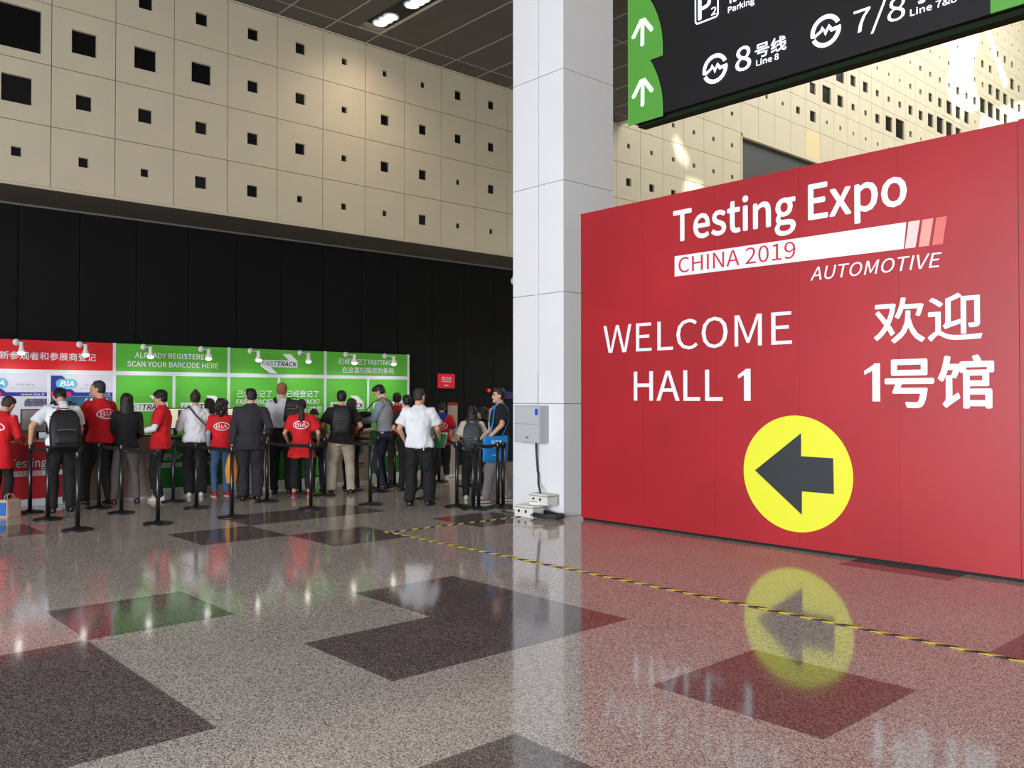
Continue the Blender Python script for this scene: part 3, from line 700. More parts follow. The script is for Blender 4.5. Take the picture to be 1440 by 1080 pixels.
def poster(a, full):
    L = a+.03; Rr = a+.97
    Z = lambda py: PV.hit(100, py)[1]
    pr = Print(PV)
    pr.poly([(L, Z(557)), (Rr, Z(557)), (Rr, Z(551.7)), (L, Z(551.7))], M_BLUE)
    pr.poly([(L, Z(551.7)), (L+.36, Z(551.7)), (L+.30, Z(547)), (L+.22, Z(547)), (L+.22, Z(533)), (L+.16, Z(528.5)), (L, Z(528.5))], M_BLUE, .0035)
    pr.poly([(L, Z(557.5)), (L+.30, Z(557.5)), (L+.31, Z(554)), (L+.28, Z(551)), (L, Z(551))], mat('magenta_print', (206, 30, 70), .5), .0045)
    cx_, cz_ = L+.23, Z(539.5); hw, hh = .16, .075
    pr.poly([(cx_+(hw-hh)*(1 if math.cos(t*math.pi/16) > 0 else -1)+hh*math.cos(t*math.pi/16), cz_+hh*math.sin(t*math.pi/16)) for t in range(32)], M_CYAN, .006)
    pr.text('BiA', (cx_-.10, cx_+.11, cz_-.04, cz_+.04), g, off=.009, shear=.2, offset=.03)
    pr.text('汽车测试', (L+.5, L+.76, Z(543.5), Z(540)), M_GREYTXT, mode='bbox')
    pr.line((L+.42, Z(546.3)), (Rr-.06, Z(546.3)), .004, M_GREYTXT)
    pr.text('www.bia.fr', (Rr-.37, Rr-.03, Z(555.8), Z(553.2)), g, off=.006, offset=.02)
    if full:
        pr.poly([(L, .1), (Rr, .1), (Rr, Z(557.5)), (L, Z(557.5))], M_TEAL, .0032)
        for k in range(5): pr.poly([(L+.5+k*.08, Z(565)), (L+.53+k*.08, Z(565)), (L+.55+k*.08, Z(560)), (L+.52+k*.08, Z(560))], M_ALU, .004)
        for k, (x, y) in enumerate(((.36, 578), (.41, 574), (.45, 580), (.5, 571), (.54, 576), (.60, 582), (.34, 585), (.4, 588))):
            pr.poly([(L+x+.03*math.cos(t*math.pi/4), Z(y)+.045*math.sin(t*math.pi/4)) for t in range(8)], mat('lime_print', (150, 190, 80), .5), .0045+.0002*k)
        car = [(.50, 600), (.50, 593), (.54, 588), (.60, 587), (.66, 587.5), (.74, 588), (.80, 592), (.84, 600)]
        pr.poly([(L+x, Z(y)) for x, y in car], mat('blue_car_print', (110, 178, 200), .5), .006)
        for x in (.57, .78): pr.ring((L+x, Z(599)), .05, .0, M_CHAR, off=.008, n=16)
    else:
        pr.poly([(L+.62, Z(571)), (L+.94, Z(571)), (L+.94, Z(560.5)), (L+.66, Z(560.5)), (L+.62, Z(564))], mat('machine_print', (92, 92, 112), .5, noise_amt=.5, noise_scale=25), .0045)
        pr.poly([(L+.28, Z(600)), (L+.4, Z(600)), (L+.4, Z(577)), (L+.34, Z(572)), (L+.28, Z(580))], M_BLUE, .0045)
        pr.poly([(L+.05, .9), (Rr-.3, .9), (Rr-.3, Z(594)), (L+.3, Z(592)), (L+.05, Z(600))], M_CHAR, .004)
    pr.build('poster_print', booth, label='blue photo poster with a cyan logo pill' if full else 'pale poster with a cyan logo pill')
poster(2.83, False); poster(3.83, True)
# arm lamps
def arm_lamp(px, label):
    u = PV.hit(px, 494)[0]
    t = thing('arm_spotlight', label, 'lamp', (u, VB, ZBT), 0, 'arm spotlights along the booth top')
    dx = 0.0
    bm = bmesh.new(); add_tube(bm, [(0, -.045, -.045), (0, -.02, -.045)], .052, 20); link('mounting_disc', finish(bm, 'mounting_disc', M_OFFWHITE, True), t, local=True)
    bm = bmesh.new(); add_tube(bm, [(0, -.01, -.045), (0, -.15, -.05), (0, -.36, -.075)], .009, 8); link('arm', finish(bm, 'arm', M_ALU, True), t, local=True)
    bm = bmesh.new(); add_rings(bm, [[Vector((r*math.cos(k*math.pi/8), -.36+r*math.sin(k*math.pi/8)+(z+.16)*.0, z)) for k in range(16)] for r, z in ((.02, -.055), (.03, -.065), (.032, -.15), (.05, -.20), (.052, -.215))]); link('housing', finish(bm, 'housing', M_OFFWHITE, True), t, local=True)
    bm = bmesh.new(); add_ell(bm, (0, -.36, -.225), (.05, .05, .035)); link('bulb', finish(bm, 'bulb', M_BULB, True), t, local=True)
    l = bpy.data.lights.new('booth_spot', 'SPOT'); l.energy = 10; l.spot_size = R(150); l.spot_blend = .8; l.shadow_soft_size = .05; l.color = (1, .98, .94)
    lo = bpy.data.objects.new('lamp_light', l); COL.objects.link(lo); lo.parent = t; lo.location = (0, -.55, -.34); lo.rotation_euler = (R(20), 0, 0)
for px, lab in ((22, 'white arm spotlight furthest left over the red fascia'), (111, 'white arm spotlight over the right half of the red fascia'), (201, 'white arm spotlight above the word ALREADY'), (282, 'white arm spotlight above the word REGISTERED'),
                (351, 'white arm spotlight left of the fascia arrow logo'), (421, 'white arm spotlight right of the fascia arrow logo'), (485, 'white arm spotlight above the start of the Chinese lines'), (540, 'white arm spotlight furthest right near the booth end post')):
    arm_lamp(px, lab)
# counters
def counter(label, u0, u1, v0, v1, h, fm, base=True, words=None, n_logo=None, top=M_WOOD):
    t = thing('reception_counter', label, 'counter', ((u0+u1)/2, (v0+v1)/2, 0))
    box('front_panel', (u0, v0, .10 if base else .02), (u1, v0+.02, h-.03), fm, t)
    box('side_panel', (u0, v0+.02, .02), (u0+.02, v1, h-.03), M_WOOD if fm is M_WOOD else M_ALU, t)
    box('side_panel', (u1-.02, v0+.02, .02), (u1, v1, h-.03), M_WOOD if fm is M_WOOD else M_ALU, t)
    box('countertop', (u0-.02, v0-.03, h-.03), (u1+.02, v1, h), top, t, .004)
    box('base_strip', (u0, v0-.004, 0), (u1, v0+.03, .10 if base else .04), M_ALU, t)
    if words:
        pl = Plane('v', v0); pr = Print(pl); a, b, z = words
        pr.text('Testing Expo', (a, b, z, z+.115), mat('soft_white_print', (200, 205, 205), .5), offset=.02)
        pr.poly([(a, z-.13), (b, z-.13), (b, z-.055), (a, z-.055)], MATS['soft_white_print']); pr.text('CHINA 2019', (a+.02, a+(b-a)*.5, z-.12, z-.065), fm, off=.006)
        pr.build('lettering', t)
    return t
DKG = mat('dark_green_print', (34, 120, 44), .5)
counter('red reception counter with Testing Expo lettering at the booth left end', 1.9, 3.9, 13.92, 14.45, .95, M_RED, words=(2.98, 3.82, .56))
counter('beige reception counter between the red and green counters', 3.98, 4.86, 13.68, 14.2, .95, M_WOOD, base=False)
counter('green reception counter under the barcode fascia', 4.95, 6.5, 14.12, 14.5, .95, DKG, words=(5.12, 6.0, .56))
counter('narrow beige counter behind the man in the dark suit', 6.62, 6.94, 13.75, 14.25, .95, M_WOOD, base=False)
counter('green reception counter under the fascia arrow logo', 6.98, 7.98, 14.12, 14.5, .95, DKG)
t = counter('beige counter with a green circle mark beside the khaki trousers', 8.05, 8.77, 13.6, 14.1, .95, M_WOOD, base=False)
pr = Print(Plane('v', 13.6)); pr.ring((8.5, .62), .13, 0, mat('teal_mark', (70, 110, 100), .5), n=28); pr.line((8.38, .36), (8.66, .36), .02, M_CHAR).line((8.42, .31), (8.62, .31), .02, M_CHAR); pr.build('circle_mark', t)
counter('green reception counter at the booth right end', 8.84, 10.3, 14.12, 14.5, .95, DKG, words=(9.05, 9.8, .56))
def monitor(label, u, v, z, w, h, scr):
    t = thing('monitor', label, 'monitor', (u, v, z))
    box('bezel', (u-w/2, v, z+.10), (u+w/2, v+.035, z+.10+h), M_BLACKMETAL, t, .004)
    box('screen', (u-w/2+.012, v-.002, z+.115), (u+w/2-.012, v, z+.085+h), scr, t)
    box('stand', (u-.03, v+.01, z+.008), (u+.03, v+.03, z+.12), M_BLACKMETAL, t)
    box('foot', (u-.1, v-.05, z), (u+.1, v+.08, z+.008), M_BLACKMETAL, t)
def um(px, v): return Plane('v', v).hit(px, 590)[0]
monitor('lit cream monitor on the green counter beside the woman in white', um(247, 14.15), 14.15, .95, .52, .34, M_SCREEN)
monitor('second lit monitor behind the curly haired woman in red', um(318, 14.2), 14.2, .95, .5, .33, M_SCREEN)
monitor('grey screened monitor on the red counter', um(52, 14.1), 14.1, .95, .42, .34, mat('dim_screen', (170, 165, 160), .4))
monitor('dark monitor on the counter left of the man in black with khaki trousers', 7.5, 14.25, .95, .4, .3, M_PANE)
t = thing('cardboard_box', 'open cardboard box on the red counter', 'box', (um(36, 14.05), 14.05, .95))
u_ = um(36, 14.05)
bm = bmesh.new()
for lo, hi in (((u_-.12, 13.97, .95), (u_+.12, 13.98, 1.09)), ((u_-.12, 14.15, .95), (u_+.12, 14.16, 1.09)), ((u_-.12, 13.98, .95), (u_-.11, 14.15, 1.09)), ((u_+.11, 13.98, .95), (u_+.12, 14.15, 1.09)), ((u_-.11, 13.98, .95), (u_+.11, 14.15, .957))): add_box(bm, lo, hi)
link('carton', finish(bm, 'carton', M_CARD), t)
box('flap', (u_-.12, 13.92, 1.085), (u_+.12, 13.97, 1.092), M_CARD, t)
for i, (px, lab) in enumerate(((193, 'black handset lying on the beige counter beside long haired woman'), (203, 'black keyboard lying on the beige counter near the youth in red'))):
    u_ = um(px, 13.8); t = thing('handset' if i == 0 else 'keyboard', lab, 'device', (u_, 13.8, .95))
    w_ = .07 if i == 0 else .13
    box('casing', (u_-w_, 13.74, .95), (u_+w_, 13.86, .975), M_BLACKMETAL, t, .006)
    bm = bmesh.new()
    for a in range(5):
        for b in range(3): add_box(bm, (u_-w_*.8+a*w_*.34, 13.755+b*.03, .975), (u_-w_*.8+a*w_*.34+w_*.24, 13.777+b*.03, .98))
    link('keys', finish(bm, 'keys', M_GREYTXT), t, kind='stuff')
# far dark wall fittings
PK = Plane('v', V2)
def wall_rect(name, label, cat, x0, x1, yb, yt, m, depth=.03):
    a0, z0 = PK.hit(x0, yb); a1, z1 = PK.hit(x1, yt); t = thing(name, label, cat, ((a0+a1)/2, V2, z0))
    box('panel', (a0, V2-depth, z0), (a1, V2-.001, z1), m, t, .003); return t, a0, a1, z0, z1
t, a0, a1, z0, z1 = wall_rect('notice_sign', 'red notice sign with white Chinese writing on the black wall', 'sign', 615, 638.5, 546, 526, mat('notice_red', (200, 34, 48), .5, emit=(200, 30, 45), es=.25))
pr = Print(Plane('v', V2-.03)); h_ = z1-z0; w_ = a1-a0
pr.text('登记处', (a0+.2*w_, a0+.8*w_, z0+.58*h_, z0+.8*h_), g, mode='bbox', offset=.01); pr.line((a0+.22*w_, z0+.48*h_), (a0+.76*w_, z0+.48*h_), .025, M_PINK1)
pr.line((a0+.35*w_, z0+.2*h_), (a0+.6*w_, z0+.2*h_), .03, M_PINK1); pr.build('lettering', t)
t = thing('banner_stand', 'slim pale banner stand with a red top behind the staff in blue hood', 'banner', on_floor(636, 671))
b_ = t.location
bm = bmesh.new(); add_box(bm, (-.10, 0, .05), (.13, .02, 1.40)); link('banner_sheet', finish(bm, 'banner_sheet', mat('pale_banner', (196, 186, 174), .6)), t, local=True)
bm = bmesh.new(); add_box(bm, (-.10, -.004, 1.40), (.13, .024, 1.46)); link('header', finish(bm, 'header', M_RED), t, local=True)
bm = bmesh.new(); add_box(bm, (-.14, -.06, 0), (.18, .08, .05), 0, .01); link('base_cassette', finish(bm, 'base_cassette', M_ALU), t, local=True)
for px, py, lab in ((686, 549, 'dim red alarm bell on the black wall behind the man in black'), (688.5, 577, 'glowing red call point on the black wall beside the tote man')):
    a, z = PK.hit(px, py); t = thing('alarm_device', lab, 'alarm', (a, V2, z))
    bm = bmesh.new(); add_tube(bm, [(a, V2-.05, z), (a, V2, z)], .05, 18); link('bell', finish(bm, 'bell', mat('alarm_red', (150, 34, 34), .5, emit=(190, 25, 30), es=.25)), t)
    bm = bmesh.new(); add_ell(bm, (a, V2-.055, z), (.025, .015, .025)); link('indicator', finish(bm, 'indicator', mat('alarm_glow', (230, 70, 70), .5, emit=(255, 70, 80), es=1.0), True), t)
t, a0, a1, z0, z1 = wall_rect('violet_sign', 'dim violet sign low on the black wall beside the column', 'sign', 708, 724, 561, 551, mat('violet_panel', (34, 26, 66), .5, emit=(70, 50, 150), es=.12))
# ceiling slot lights
slot_lamps = [on_floor(px, py, ZC).y for px, py in ((536, 34), (544, 30), (552, 26), (584, 10), (592, 6), (600, 2))]
for i, vv_ in enumerate(slot_lamps):
    near = ['nearest the wall', 'second from the wall', 'third from the wall', 'fourth from the wall', 'fifth from the wall', 'furthest from the wall'][i]
    t = thing('downlight', 'recessed round downlight in the ceiling slot, '+near, 'lamp', (sum(SLOT_U)/2, vv_, ZC+.03), 0, 'downlights in the ceiling slot')
    bm = bmesh.new(); add_tube(bm, [(0, 0, -.02), (0, 0, .0)], .15, 20); link('trim_ring', finish(bm, 'trim_ring', M_ALU, True), t, local=True)
    bm = bmesh.new(); add_tube(bm, [(0, 0, -.028), (0, 0, -.02)], .115, 20); link('diffuser', finish(bm, 'diffuser', M_DOWN, True), t, local=True)
    l = bpy.data.lights.new('down', 'SPOT'); l.energy = 34; l.spot_size = R(160); l.spot_blend = 1; l.shadow_soft_size = .12; l.color = (1, .84, .62)
    lo = bpy.data.objects.new('lamp_light', l); COL.objects.link(lo); lo.parent = t; lo.location = (0, 0, -.06)
# ================================================================== STANCHIONS
def make_stanchion():
    t = thing('stanchion', '', 'barrier post', (0, 0, 0))
    bm = bmesh.new(); add_lathe(bm, [(.170, 0), (.175, .006), (.172, .018), (.13, .028), (.055, .034), (.04, .05)]); link('base', finish(bm, 'base', M_BLACKMETAL, True), t, local=True)
    bm = bmesh.new(); add_lathe(bm, [(.026, .04), (.026, .84)], 20); link('pole', finish(bm, 'pole', M_BLACKMETAL, True), t, local=True)
    bm = bmesh.new(); add_lathe(bm, [(.026, .835), (.033, .84), (.033, .915), (.029, .925), (.015, .93)], 20); c = link('belt_cassette', finish(bm, 'belt_cassette', M_BLACKMETAL, True), t, local=True)
    bm = bmesh.new(); add_box(bm, (.03, -.03, .85), (.045, .03, .91), 0, .003); link('belt_clip', finish(bm, 'belt_clip', M_BELT), c, local=True)
    return t
st0 = make_stanchion()
def dup(root):
    r = root.copy(); COL.objects.link(r)
    for ch in list(root.children):
        c = ch.copy(); COL.objects.link(c); c.parent = r
        for g_ in ch.children:
            d = g_.copy(); COL.objects.link(d); d.parent = c
    return r
SL = [(42, 721, 'post under the hand of the man with black backpack'), (67, 731, 'post in front of the black backpack man'), (109, 746, 'front row post nearest the camera on the left'),
      (139, 715, 'post between the legs of the tall man in red polo'), (170.5, 722, 'post in front of the long haired woman'), (222, 737, 'front row post below the youth with white sleeve'),
      (243.5, 706, 'post left of the woman in white shirt'), (276, 715, 'post in front of the woman in white shirt'), (326, 728, 'front row post left of the orange bag'),
      (348, 699, 'post in front of the dark suit'), (375.5, 706, 'post at the right edge of the dark suit'), (437, 716, 'post in front of the ponytail woman'),
      (456.5, 697, 'post right of the ponytail woman'), (422, 694, 'thin post between the ponytail woman and her neighbour'), (497, 690, 'post right of the khaki trousers'), (520.5, 710, 'front row post right of the khaki trousers'),
      (532, 692, 'post in front of the man in grey waistcoat'), (555, 684, 'post right of the man in grey waistcoat'), (617.5, 678, 'post in front of the staff with blue hood'),
      (594, 688, 'post behind the man in white t-shirt, left one'), (600.5, 702, 'post behind the man in white t-shirt, right one'), (642.5, 713, 'leftmost of the close group of posts by the column'), (658, 684, 'rear post beside the dark grey backpack'),
      (665.5, 716, 'second post of the close group by the column'), (673, 716, 'third post of the close group by the column'), (700, 714, 'post left of the grey trousers near the column'), (707.5, 713, 'post nearest the column')]
ST = []
for i, (px, py, lab) in enumerate(SL):
    o = st0 if i == 0 else dup(st0)
    p = on_floor(px, py); o.location = p; o.rotation_euler = (0, 0, i*.7); o['label'] = 'black belt barrier '+lab; o['group'] = 'black queue barrier posts'; ST.append(o)
def belt(i, j, z=.88, sag=.012):
    a, b = ST[i].location, ST[j].location; bm = bmesh.new(); d = (b-a); L = d.length; d.normalize(); n = Vector((-d.y, d.x, 0))*.0015
    N = 8; rings = []
    for k in range(N+1):
        p = a+d*(.035+(L-.07)*k/N); s_ = sag*math.sin(math.pi*k/N); c = Vector((p.x, p.y, z-s_))
        rings.append([c-n+Vector((0, 0, -.024)), c+n+Vector((0, 0, -.024)), c+n+Vector((0, 0, .024)), c-n+Vector((0, 0, .024))])
    add_rings(bm, rings); link('belt', finish(bm, 'belt', M_BELT), ST[i])
bpy.context.view_layer.update()
for i, j in ((0, 1), (4, 5), (7, 8), (10, 11), (6, 7), (12, 15), (14, 16), (16, 17), (9, 10), (18, 21), (3, 4), (24, 25), (13, 12)): belt(i, j)
# ================================================================== PEOPLE
SKIN = mat('skin', (206, 158, 128), .55)
SKIN2 = mat('pale_skin', (222, 180, 156), .55)
LIP = mat('lip', (160, 84, 78), .5); EYE = mat('eye', (28, 22, 20), .3)
def cloth(name, c, **k): return mat(name, c, k.pop('rough', .85), noise_amt=k.pop('amt', .08), noise_scale=6, bump=.25, bump_scale=90, **k)
H_BLACK = mat('black_hair', (20, 17, 17), .45, bump=.6, bump_scale=120); H_BROWN = mat('brown_hair', (62, 42, 34), .5, bump=.6, bump_scale=120)
H_DKBR = mat('dark_brown_hair', (42, 27, 24), .45, bump=.6, bump_scale=120); H_GINGER = mat('ginger_hair', (150, 96, 62), .55, bump=.6, bump_scale=120)
H_GREY = mat('dark_grey_hair', (48, 42, 42), .55, bump=.6, bump_scale=120)
C_RED = cloth('red_cotton', (214, 24, 34)); C_WHITE = cloth('white_cotton', (232, 234, 240)); C_BLACK = cloth('black_cotton', (20, 20, 23))
C_CHAR = cloth('charcoal_suiting', (44, 42, 50)); C_NAVY = cloth('navy_denim', (34, 42, 66)); C_JEAN = cloth('blue_denim', (62, 92, 128))
C_KHAKI = cloth('khaki_cotton', (176, 166, 146)); C_GREYT = cloth('grey_trousers', (96, 90, 88)); C_GREY = cloth('grey_knit', (150, 150, 156)); C_CREAM = cloth('cream_cotton', (228, 222, 206))
C_BLUE = cloth('blue_cotton', (34, 62, 170)); C_BAG = cloth('black_nylon', (24, 25, 28), rough=.6); C_BAG2 = cloth('slate_nylon', (54, 58, 66), rough=.6)
C_TAN = cloth('grey_tan_jacket', (98, 84, 76)); C_SHIRTBLUE = cloth('grey_blue_cotton', (142, 152, 172)); C_TOTE = cloth('bright_blue_tote', (24, 132, 214), rough=.6)
S_BLACK = mat('black_shoe', (18, 17, 18), .4); S_RED = mat('red_shoe', (190, 26, 44), .5); S_WHITE = mat('white_shoe', (214, 210, 208), .5); S_MAROON = mat('maroon_shoe', (74, 26, 36), .4)
S_GREY = mat('grey_shoe', (120, 116, 118), .6); SOLE = mat('pale_sole', (206, 202, 196), .6); M_ORANGE = cloth('orange_cloth_bag', (232, 156, 58))
JOBS = []; AFTER = []
def remesh(bm, vox, fn, smooth=3, wr=0.0, sc=(9, 9, 4), seed=0, fac=.5):
    me = bpy.data.meshes.new('tmp'); bm.to_mesh(me); bm.free()
    o = bpy.data.objects.new('tmp', me); TMP.collection.objects.link(o)
    m = o.modifiers.new('r', 'REMESH'); m.mode = 'VOXEL'; m.voxel_size = vox; m.adaptivity = 0
    s = o.modifiers.new('s', 'SMOOTH'); s.factor = fac; s.iterations = smooth
    JOBS.append((o, fn, wr, sc, seed))
def run_jobs():
    dg = tmp_dg()
    outs = [bpy.data.meshes.new_from_object(j[0].evaluated_get(dg)) for j in JOBS]
    for (o, fn, wr, sc, seed), out in zip(JOBS, outs): post(out, wr, sc, seed); fn(out)
    for f in AFTER: f()
def post(out, wr, sc, seed):
    if wr > 0:
        n = len(out.vertices); co = [0.0]*(3*n); nr = [0.0]*(3*n)
        out.vertices.foreach_get('co', co); out.vertices.foreach_get('normal', nr)
        for i in range(0, 3*n, 3):
            p = Vector((co[i]*sc[0]+seed, co[i+1]*sc[1], co[i+2]*sc[2])); d = noise.noise(p)*wr+(1-2*abs(noise.noise(p*1.9)))*wr*.5
            co[i] += nr[i]*d; co[i+1] += nr[i+1]*d; co[i+2] += nr[i+2]*d
        out.vertices.foreach_set('co', co); out.update()
    for p in out.polygons: p.use_smooth = True
def as_part(name, m, t, lab=None, store=None):
    def fn(me):
        me.name = name; me.materials.append(m); o = link(name, me, t, local=True)
        if lab: o['label'] = lab
        if store is not None: store['shirt'] = o
    return fn
def ik(p0, t, l1, l2, hint):
    d = t-p0; L = min(d.length, (l1+l2)*.995); u_ = d.normalized(); a = (l1*l1-l2*l2+L*L)/(2*L); h = math.sqrt(max(0, l1*l1-a*a))
    hp = hint-u_*hint.dot(u_); hp = hp.normalized() if hp.length > 1e-5 else Vector((0, 1, 0))
    return p0+u_*a+hp*h, p0+u_*L
def ell_ring(M, z, rx, ry, y=0, x=0, n=20):
    return [M @ Vector((x+rx*math.cos(2*math.pi*k/n), y+ry*math.sin(2*math.pi*k/n), z)) for k in range(n)]
PEOPLE = {}
def person(key, label, px, fy, hy, phi, H=None, top=C_WHITE, legs=C_BLACK, hair='short', hcol=H_BLACK, shoes=S_BLACK, lean=0, side=0, twist=0, hyaw=0, hpitch=0,
           feet=((-.11, 0, 0), (.11, .02, 0)), L=(-.25, .04, .80), Rr=(.25, .04, .80), Lh=None, Rh=None, hem=.88, sleeve='short', w=1.0, skin=SKIN, crop=0, loose=0.0, skirt_tr=1.0, dist=0, longjacket=False):
    f = on_floor(px, fy); hd = math.hypot(f.x, f.y)
    r = ray(px, hy); tt = hd/math.hypot(r.x, r.y); zh = CAMH+r.z*tt
    if H is None: H = zh+(1-math.cos(R(lean)))*.75
    s = H/1.72
    phi = phi+47.87+math.degrees(math.atan((720-px)/FPX)); t = thing('person', label, 'person', f, R(phi-90))
    M = Matrix.Scale(s, 4)                                   # local space of the person, faces +Y
    U = M @ Matrix.Translation((0, 0, .93)) @ Matrix.Rotation(R(twist), 4, 'Z') @ Matrix.Rotation(R(-lean), 4, 'X') @ Matrix.Rotation(R(side), 4, 'Y') @ Matrix.Translation((0, 0, -.93))
    HM = U @ Matrix.Translation((0, .005, 1.47)) @ Matrix.Rotation(R(hyaw), 4, 'Z') @ Matrix.Rotation(R(-hpitch), 4, 'X') @ Matrix.Translation((0, .012, .125))
    # ---- body: one continuous surface
    bm = bmesh.new(); c = lambda p: U @ Vector(p)
    def cap_(p0, p1, r0, r1): add_capsule(bm, p0, p1, r0*s, r1*s)
    add_ell(bm, (0, -.012, .028), (.074, .093, .086), HM); add_ell(bm, (0, .016, -.04), (.056, .068, .073), HM)
    add_capsule(bm, HM @ Vector((0, .078, .012)), HM @ Vector((0, .096, -.022)), .009*s, .013*s)
    add_capsule(bm, HM @ Vector((-.03, .066, .022)), HM @ Vector((.03, .066, .022)), .014*s, .014*s)
    add_ell(bm, (0, .068, -.088), (.026, .022, .02), HM)
    for sx in (-1, 1): add_ell(bm, (sx*.077, -.004, -.008), (.012, .02, .031), HM)
    cap_(c((0, -.01, 1.40)), HM @ Vector((0, -.03, -.06)), .058*w, .05*w)
    add_rings(bm, [ell_ring(U, z, rx*w, ry, y) for z, rx, ry, y in ((.90, .14, .10, 0), (1.02, .125, .095, 0), (1.22, .145, .105, 0), (1.36, .15, .085, 0), (1.43, .08, .06, 0))])
    add_rings(bm, [ell_ring(M, z, rx*w, ry, 0) for z, rx, ry in ((.80, .13, .10), (.93, .145, .105), (.98, .14, .10))])
    hands = []
    arms = []
    for sx, tgt, hint in ((-1, L, Lh), (1, Rr, Rh)):
        sh = c((sx*.175*w, -.005, 1.385)); wr = c(tgt); hi = (U.to_3x3() @ Vector(hint if hint else (sx*.45, -.8, -.35))).normalized()
        el, wr = ik(sh, wr, .285*s, .255*s, hi)
        cap_(sh, el, .046*w, .038*w); cap_(el, wr, .040*w, .026*w); d = (wr-el).normalized()
        med = (U.to_3x3() @ Vector((-sx, .1, -.1))).normalized(); nrm = (med-d*med.dot(d)).normalized(); sd = d.cross(nrm)
        if sd.dot(U.to_3x3() @ Vector((0, 1, .6))) < 0: sd = -sd
        for k in (-.024, 0, .024): cap_(wr+d*.015*s+sd*k*.6*s, wr+d*.085*s+sd*k*s, .015, .0145)
        hands.append((wr, d, nrm, sd)); arms.append((sh, el, wr))
    legj = []
    for (sx, ft) in ((-1, feet[0]), (1, feet[1])):
        hip = M @ Vector((sx*.088*w, 0, .90)); an = M @ Vector((ft[0], ft[1], .085+(ft[3] if len(ft) > 3 else 0)))
        yaw = R(ft[2]); kn, an = ik(hip, an, .43*s, .405*s, Vector((-math.sin(yaw)*.6+sx*.08, 1, 0)))
        cap_(hip, kn, .075*w, .05*w); cap_(kn, an, .05*w, .036); cap_(an, an+Vector((-math.sin(yaw), math.cos(yaw), -.35))*.1*s, .036, .03)
        legj.append((hip, kn, an, yaw))
    def body_done(me, hands=hands, s=s, skin=skin, t=t):
        bm = bmesh.new(); bm.from_mesh(me)
        for (wr, d, nrm, sd) in hands:
            for off, ln, spl in ((.032, .070, .10), (.011, .078, .03), (-.011, .072, -.05), (-.031, .056, -.14)):
                b_ = wr+d*.082*s+sd*off*s; d1 = (d+sd*spl+nrm*.25).normalized(); m_ = b_+d1*ln*.5*s; d2 = (d*.7+sd*spl+nrm*.75).normalized()
                add_tube(bm, [b_-d1*.012*s, b_, m_, m_+d2*ln*.30*s, m_+d2*ln*.5*s], [.0075*s, .0092*s, .0086*s, .0078*s, .004*s], 7)
            b_ = wr+d*.025*s+sd*.02*s; d1 = (d*.75+sd*.8+nrm*.2).normalized(); m_ = b_+d1*.045*s; d2 = (d+sd*.25+nrm*.4).normalized()
            add_tube(bm, [b_, b_+d1*.02*s, m_, m_+d2*.03*s], [.011*s, .0115*s, .0098*s, .005*s], 7)
        bm.to_mesh(me); bm.free(); me.name = 'body'; me.materials.append(skin)
        for q_ in me.polygons: q_.use_smooth = True
        link('body', me, t, local=True)
    remesh(bm, .0125, body_done, 2)
    # ---- face
    for sx in (-1, 1):
        bm = bmesh.new(); add_ell(bm, (sx*.03, .0755, .006), (.013, .008, .0065), HM, 10, 7); link('eye', finish(bm, 'eye', EYE, True), t, local=True)
        bm = bmesh.new(); add_tube(bm, [HM @ Vector((sx*.016, .083, .026)), HM @ Vector((sx*.032, .082, .030)), HM @ Vector((sx*.048, .070, .024))], .0035*s, 6); link('eyebrow', finish(bm, 'eyebrow', hcol, True), t, local=True)
    bm = bmesh.new(); add_ell(bm, (0, .0815, -.052), (.021, .008, .007), HM, 12, 7); link('mouth', finish(bm, 'mouth', LIP, True), t, local=True)
    # ---- hair
    bm = bmesh.new()
    add_ell(bm, (0, -.026, .042), (.083, .094, .086), HM)
    if hair in ('short', 'crop'): add_ell(bm, (0, -.045, .0), (.078, .066, .07), HM)
    if hair == 'short':
        add_ell(bm, (0, .005, .088), (.066, .078, .038), HM); add_ell(bm, (.02, .05, .075), (.045, .03, .025), HM)
    if hair == 'fringe':
        add_ell(bm, (0, -.02, .045), (.093, .10, .092), HM); add_ell(bm, (0, .05, .062), (.07, .045, .034), HM); add_ell(bm, (0, -.055, -.015), (.082, .06, .07), HM)
        for sx in (-1, 1): add_ell(bm, (sx*.075, .012, .03), (.022, .04, .045), HM)
    if hair in ('long', 'bob'):
        add_ell(bm, (0, -.03, .03), (.094, .10, .10), HM); Lz = -.34 if hair == 'long' else -.10
        add_rings(bm, [ell_ring(HM, z, rx, ry, y) for z, rx, ry, y in ((.02, .092, .085, -.03), (-.06, .098, .07, -.05), (-.12, .10, .065, -.062), (Lz*.75-.05, .105, .05, -.085), (Lz-.05, .08, .035, -.10))])
        add_ell(bm, (0, .045, .072), (.062, .035, .026), HM)
    if hair == 'curly':
        for a in range(16): t_ = a*2.399; add_ell(bm, (.075*math.cos(t_), -.045+.055*math.sin(t_), .06-.016*a), (.038, .036, .04), HM)
        add_ell(bm, (0, -.035, .05), (.098, .10, .09), HM)
    if hair in ('ponytail', 'bun'):
        add_ell(bm, (0, -.045, .0), (.078, .062, .07), HM)
        if hair == 'ponytail':
            add_tube(bm, [HM @ Vector(p) for p in ((0, -.10, .03), (0, -.15, .0), (.005, -.155, -.10), (.01, -.14, -.22), (-.01, -.13, -.33), (-.02, -.125, -.38))], [.025*s, .04*s, .05*s, .052*s, .036*s, .01*s], 12)
        else: add_ell(bm, (0, -.06, .115), (.045, .045, .04), HM)
    remesh(bm, .0115, as_part('hair', hcol, t), 2, .006*(2.2 if hair == 'curly' else 1), (30, 30, 14), len(PEOPLE)*3.1)
    # ---- trousers
    bm = bmesh.new(); lo = .006+loose*.8
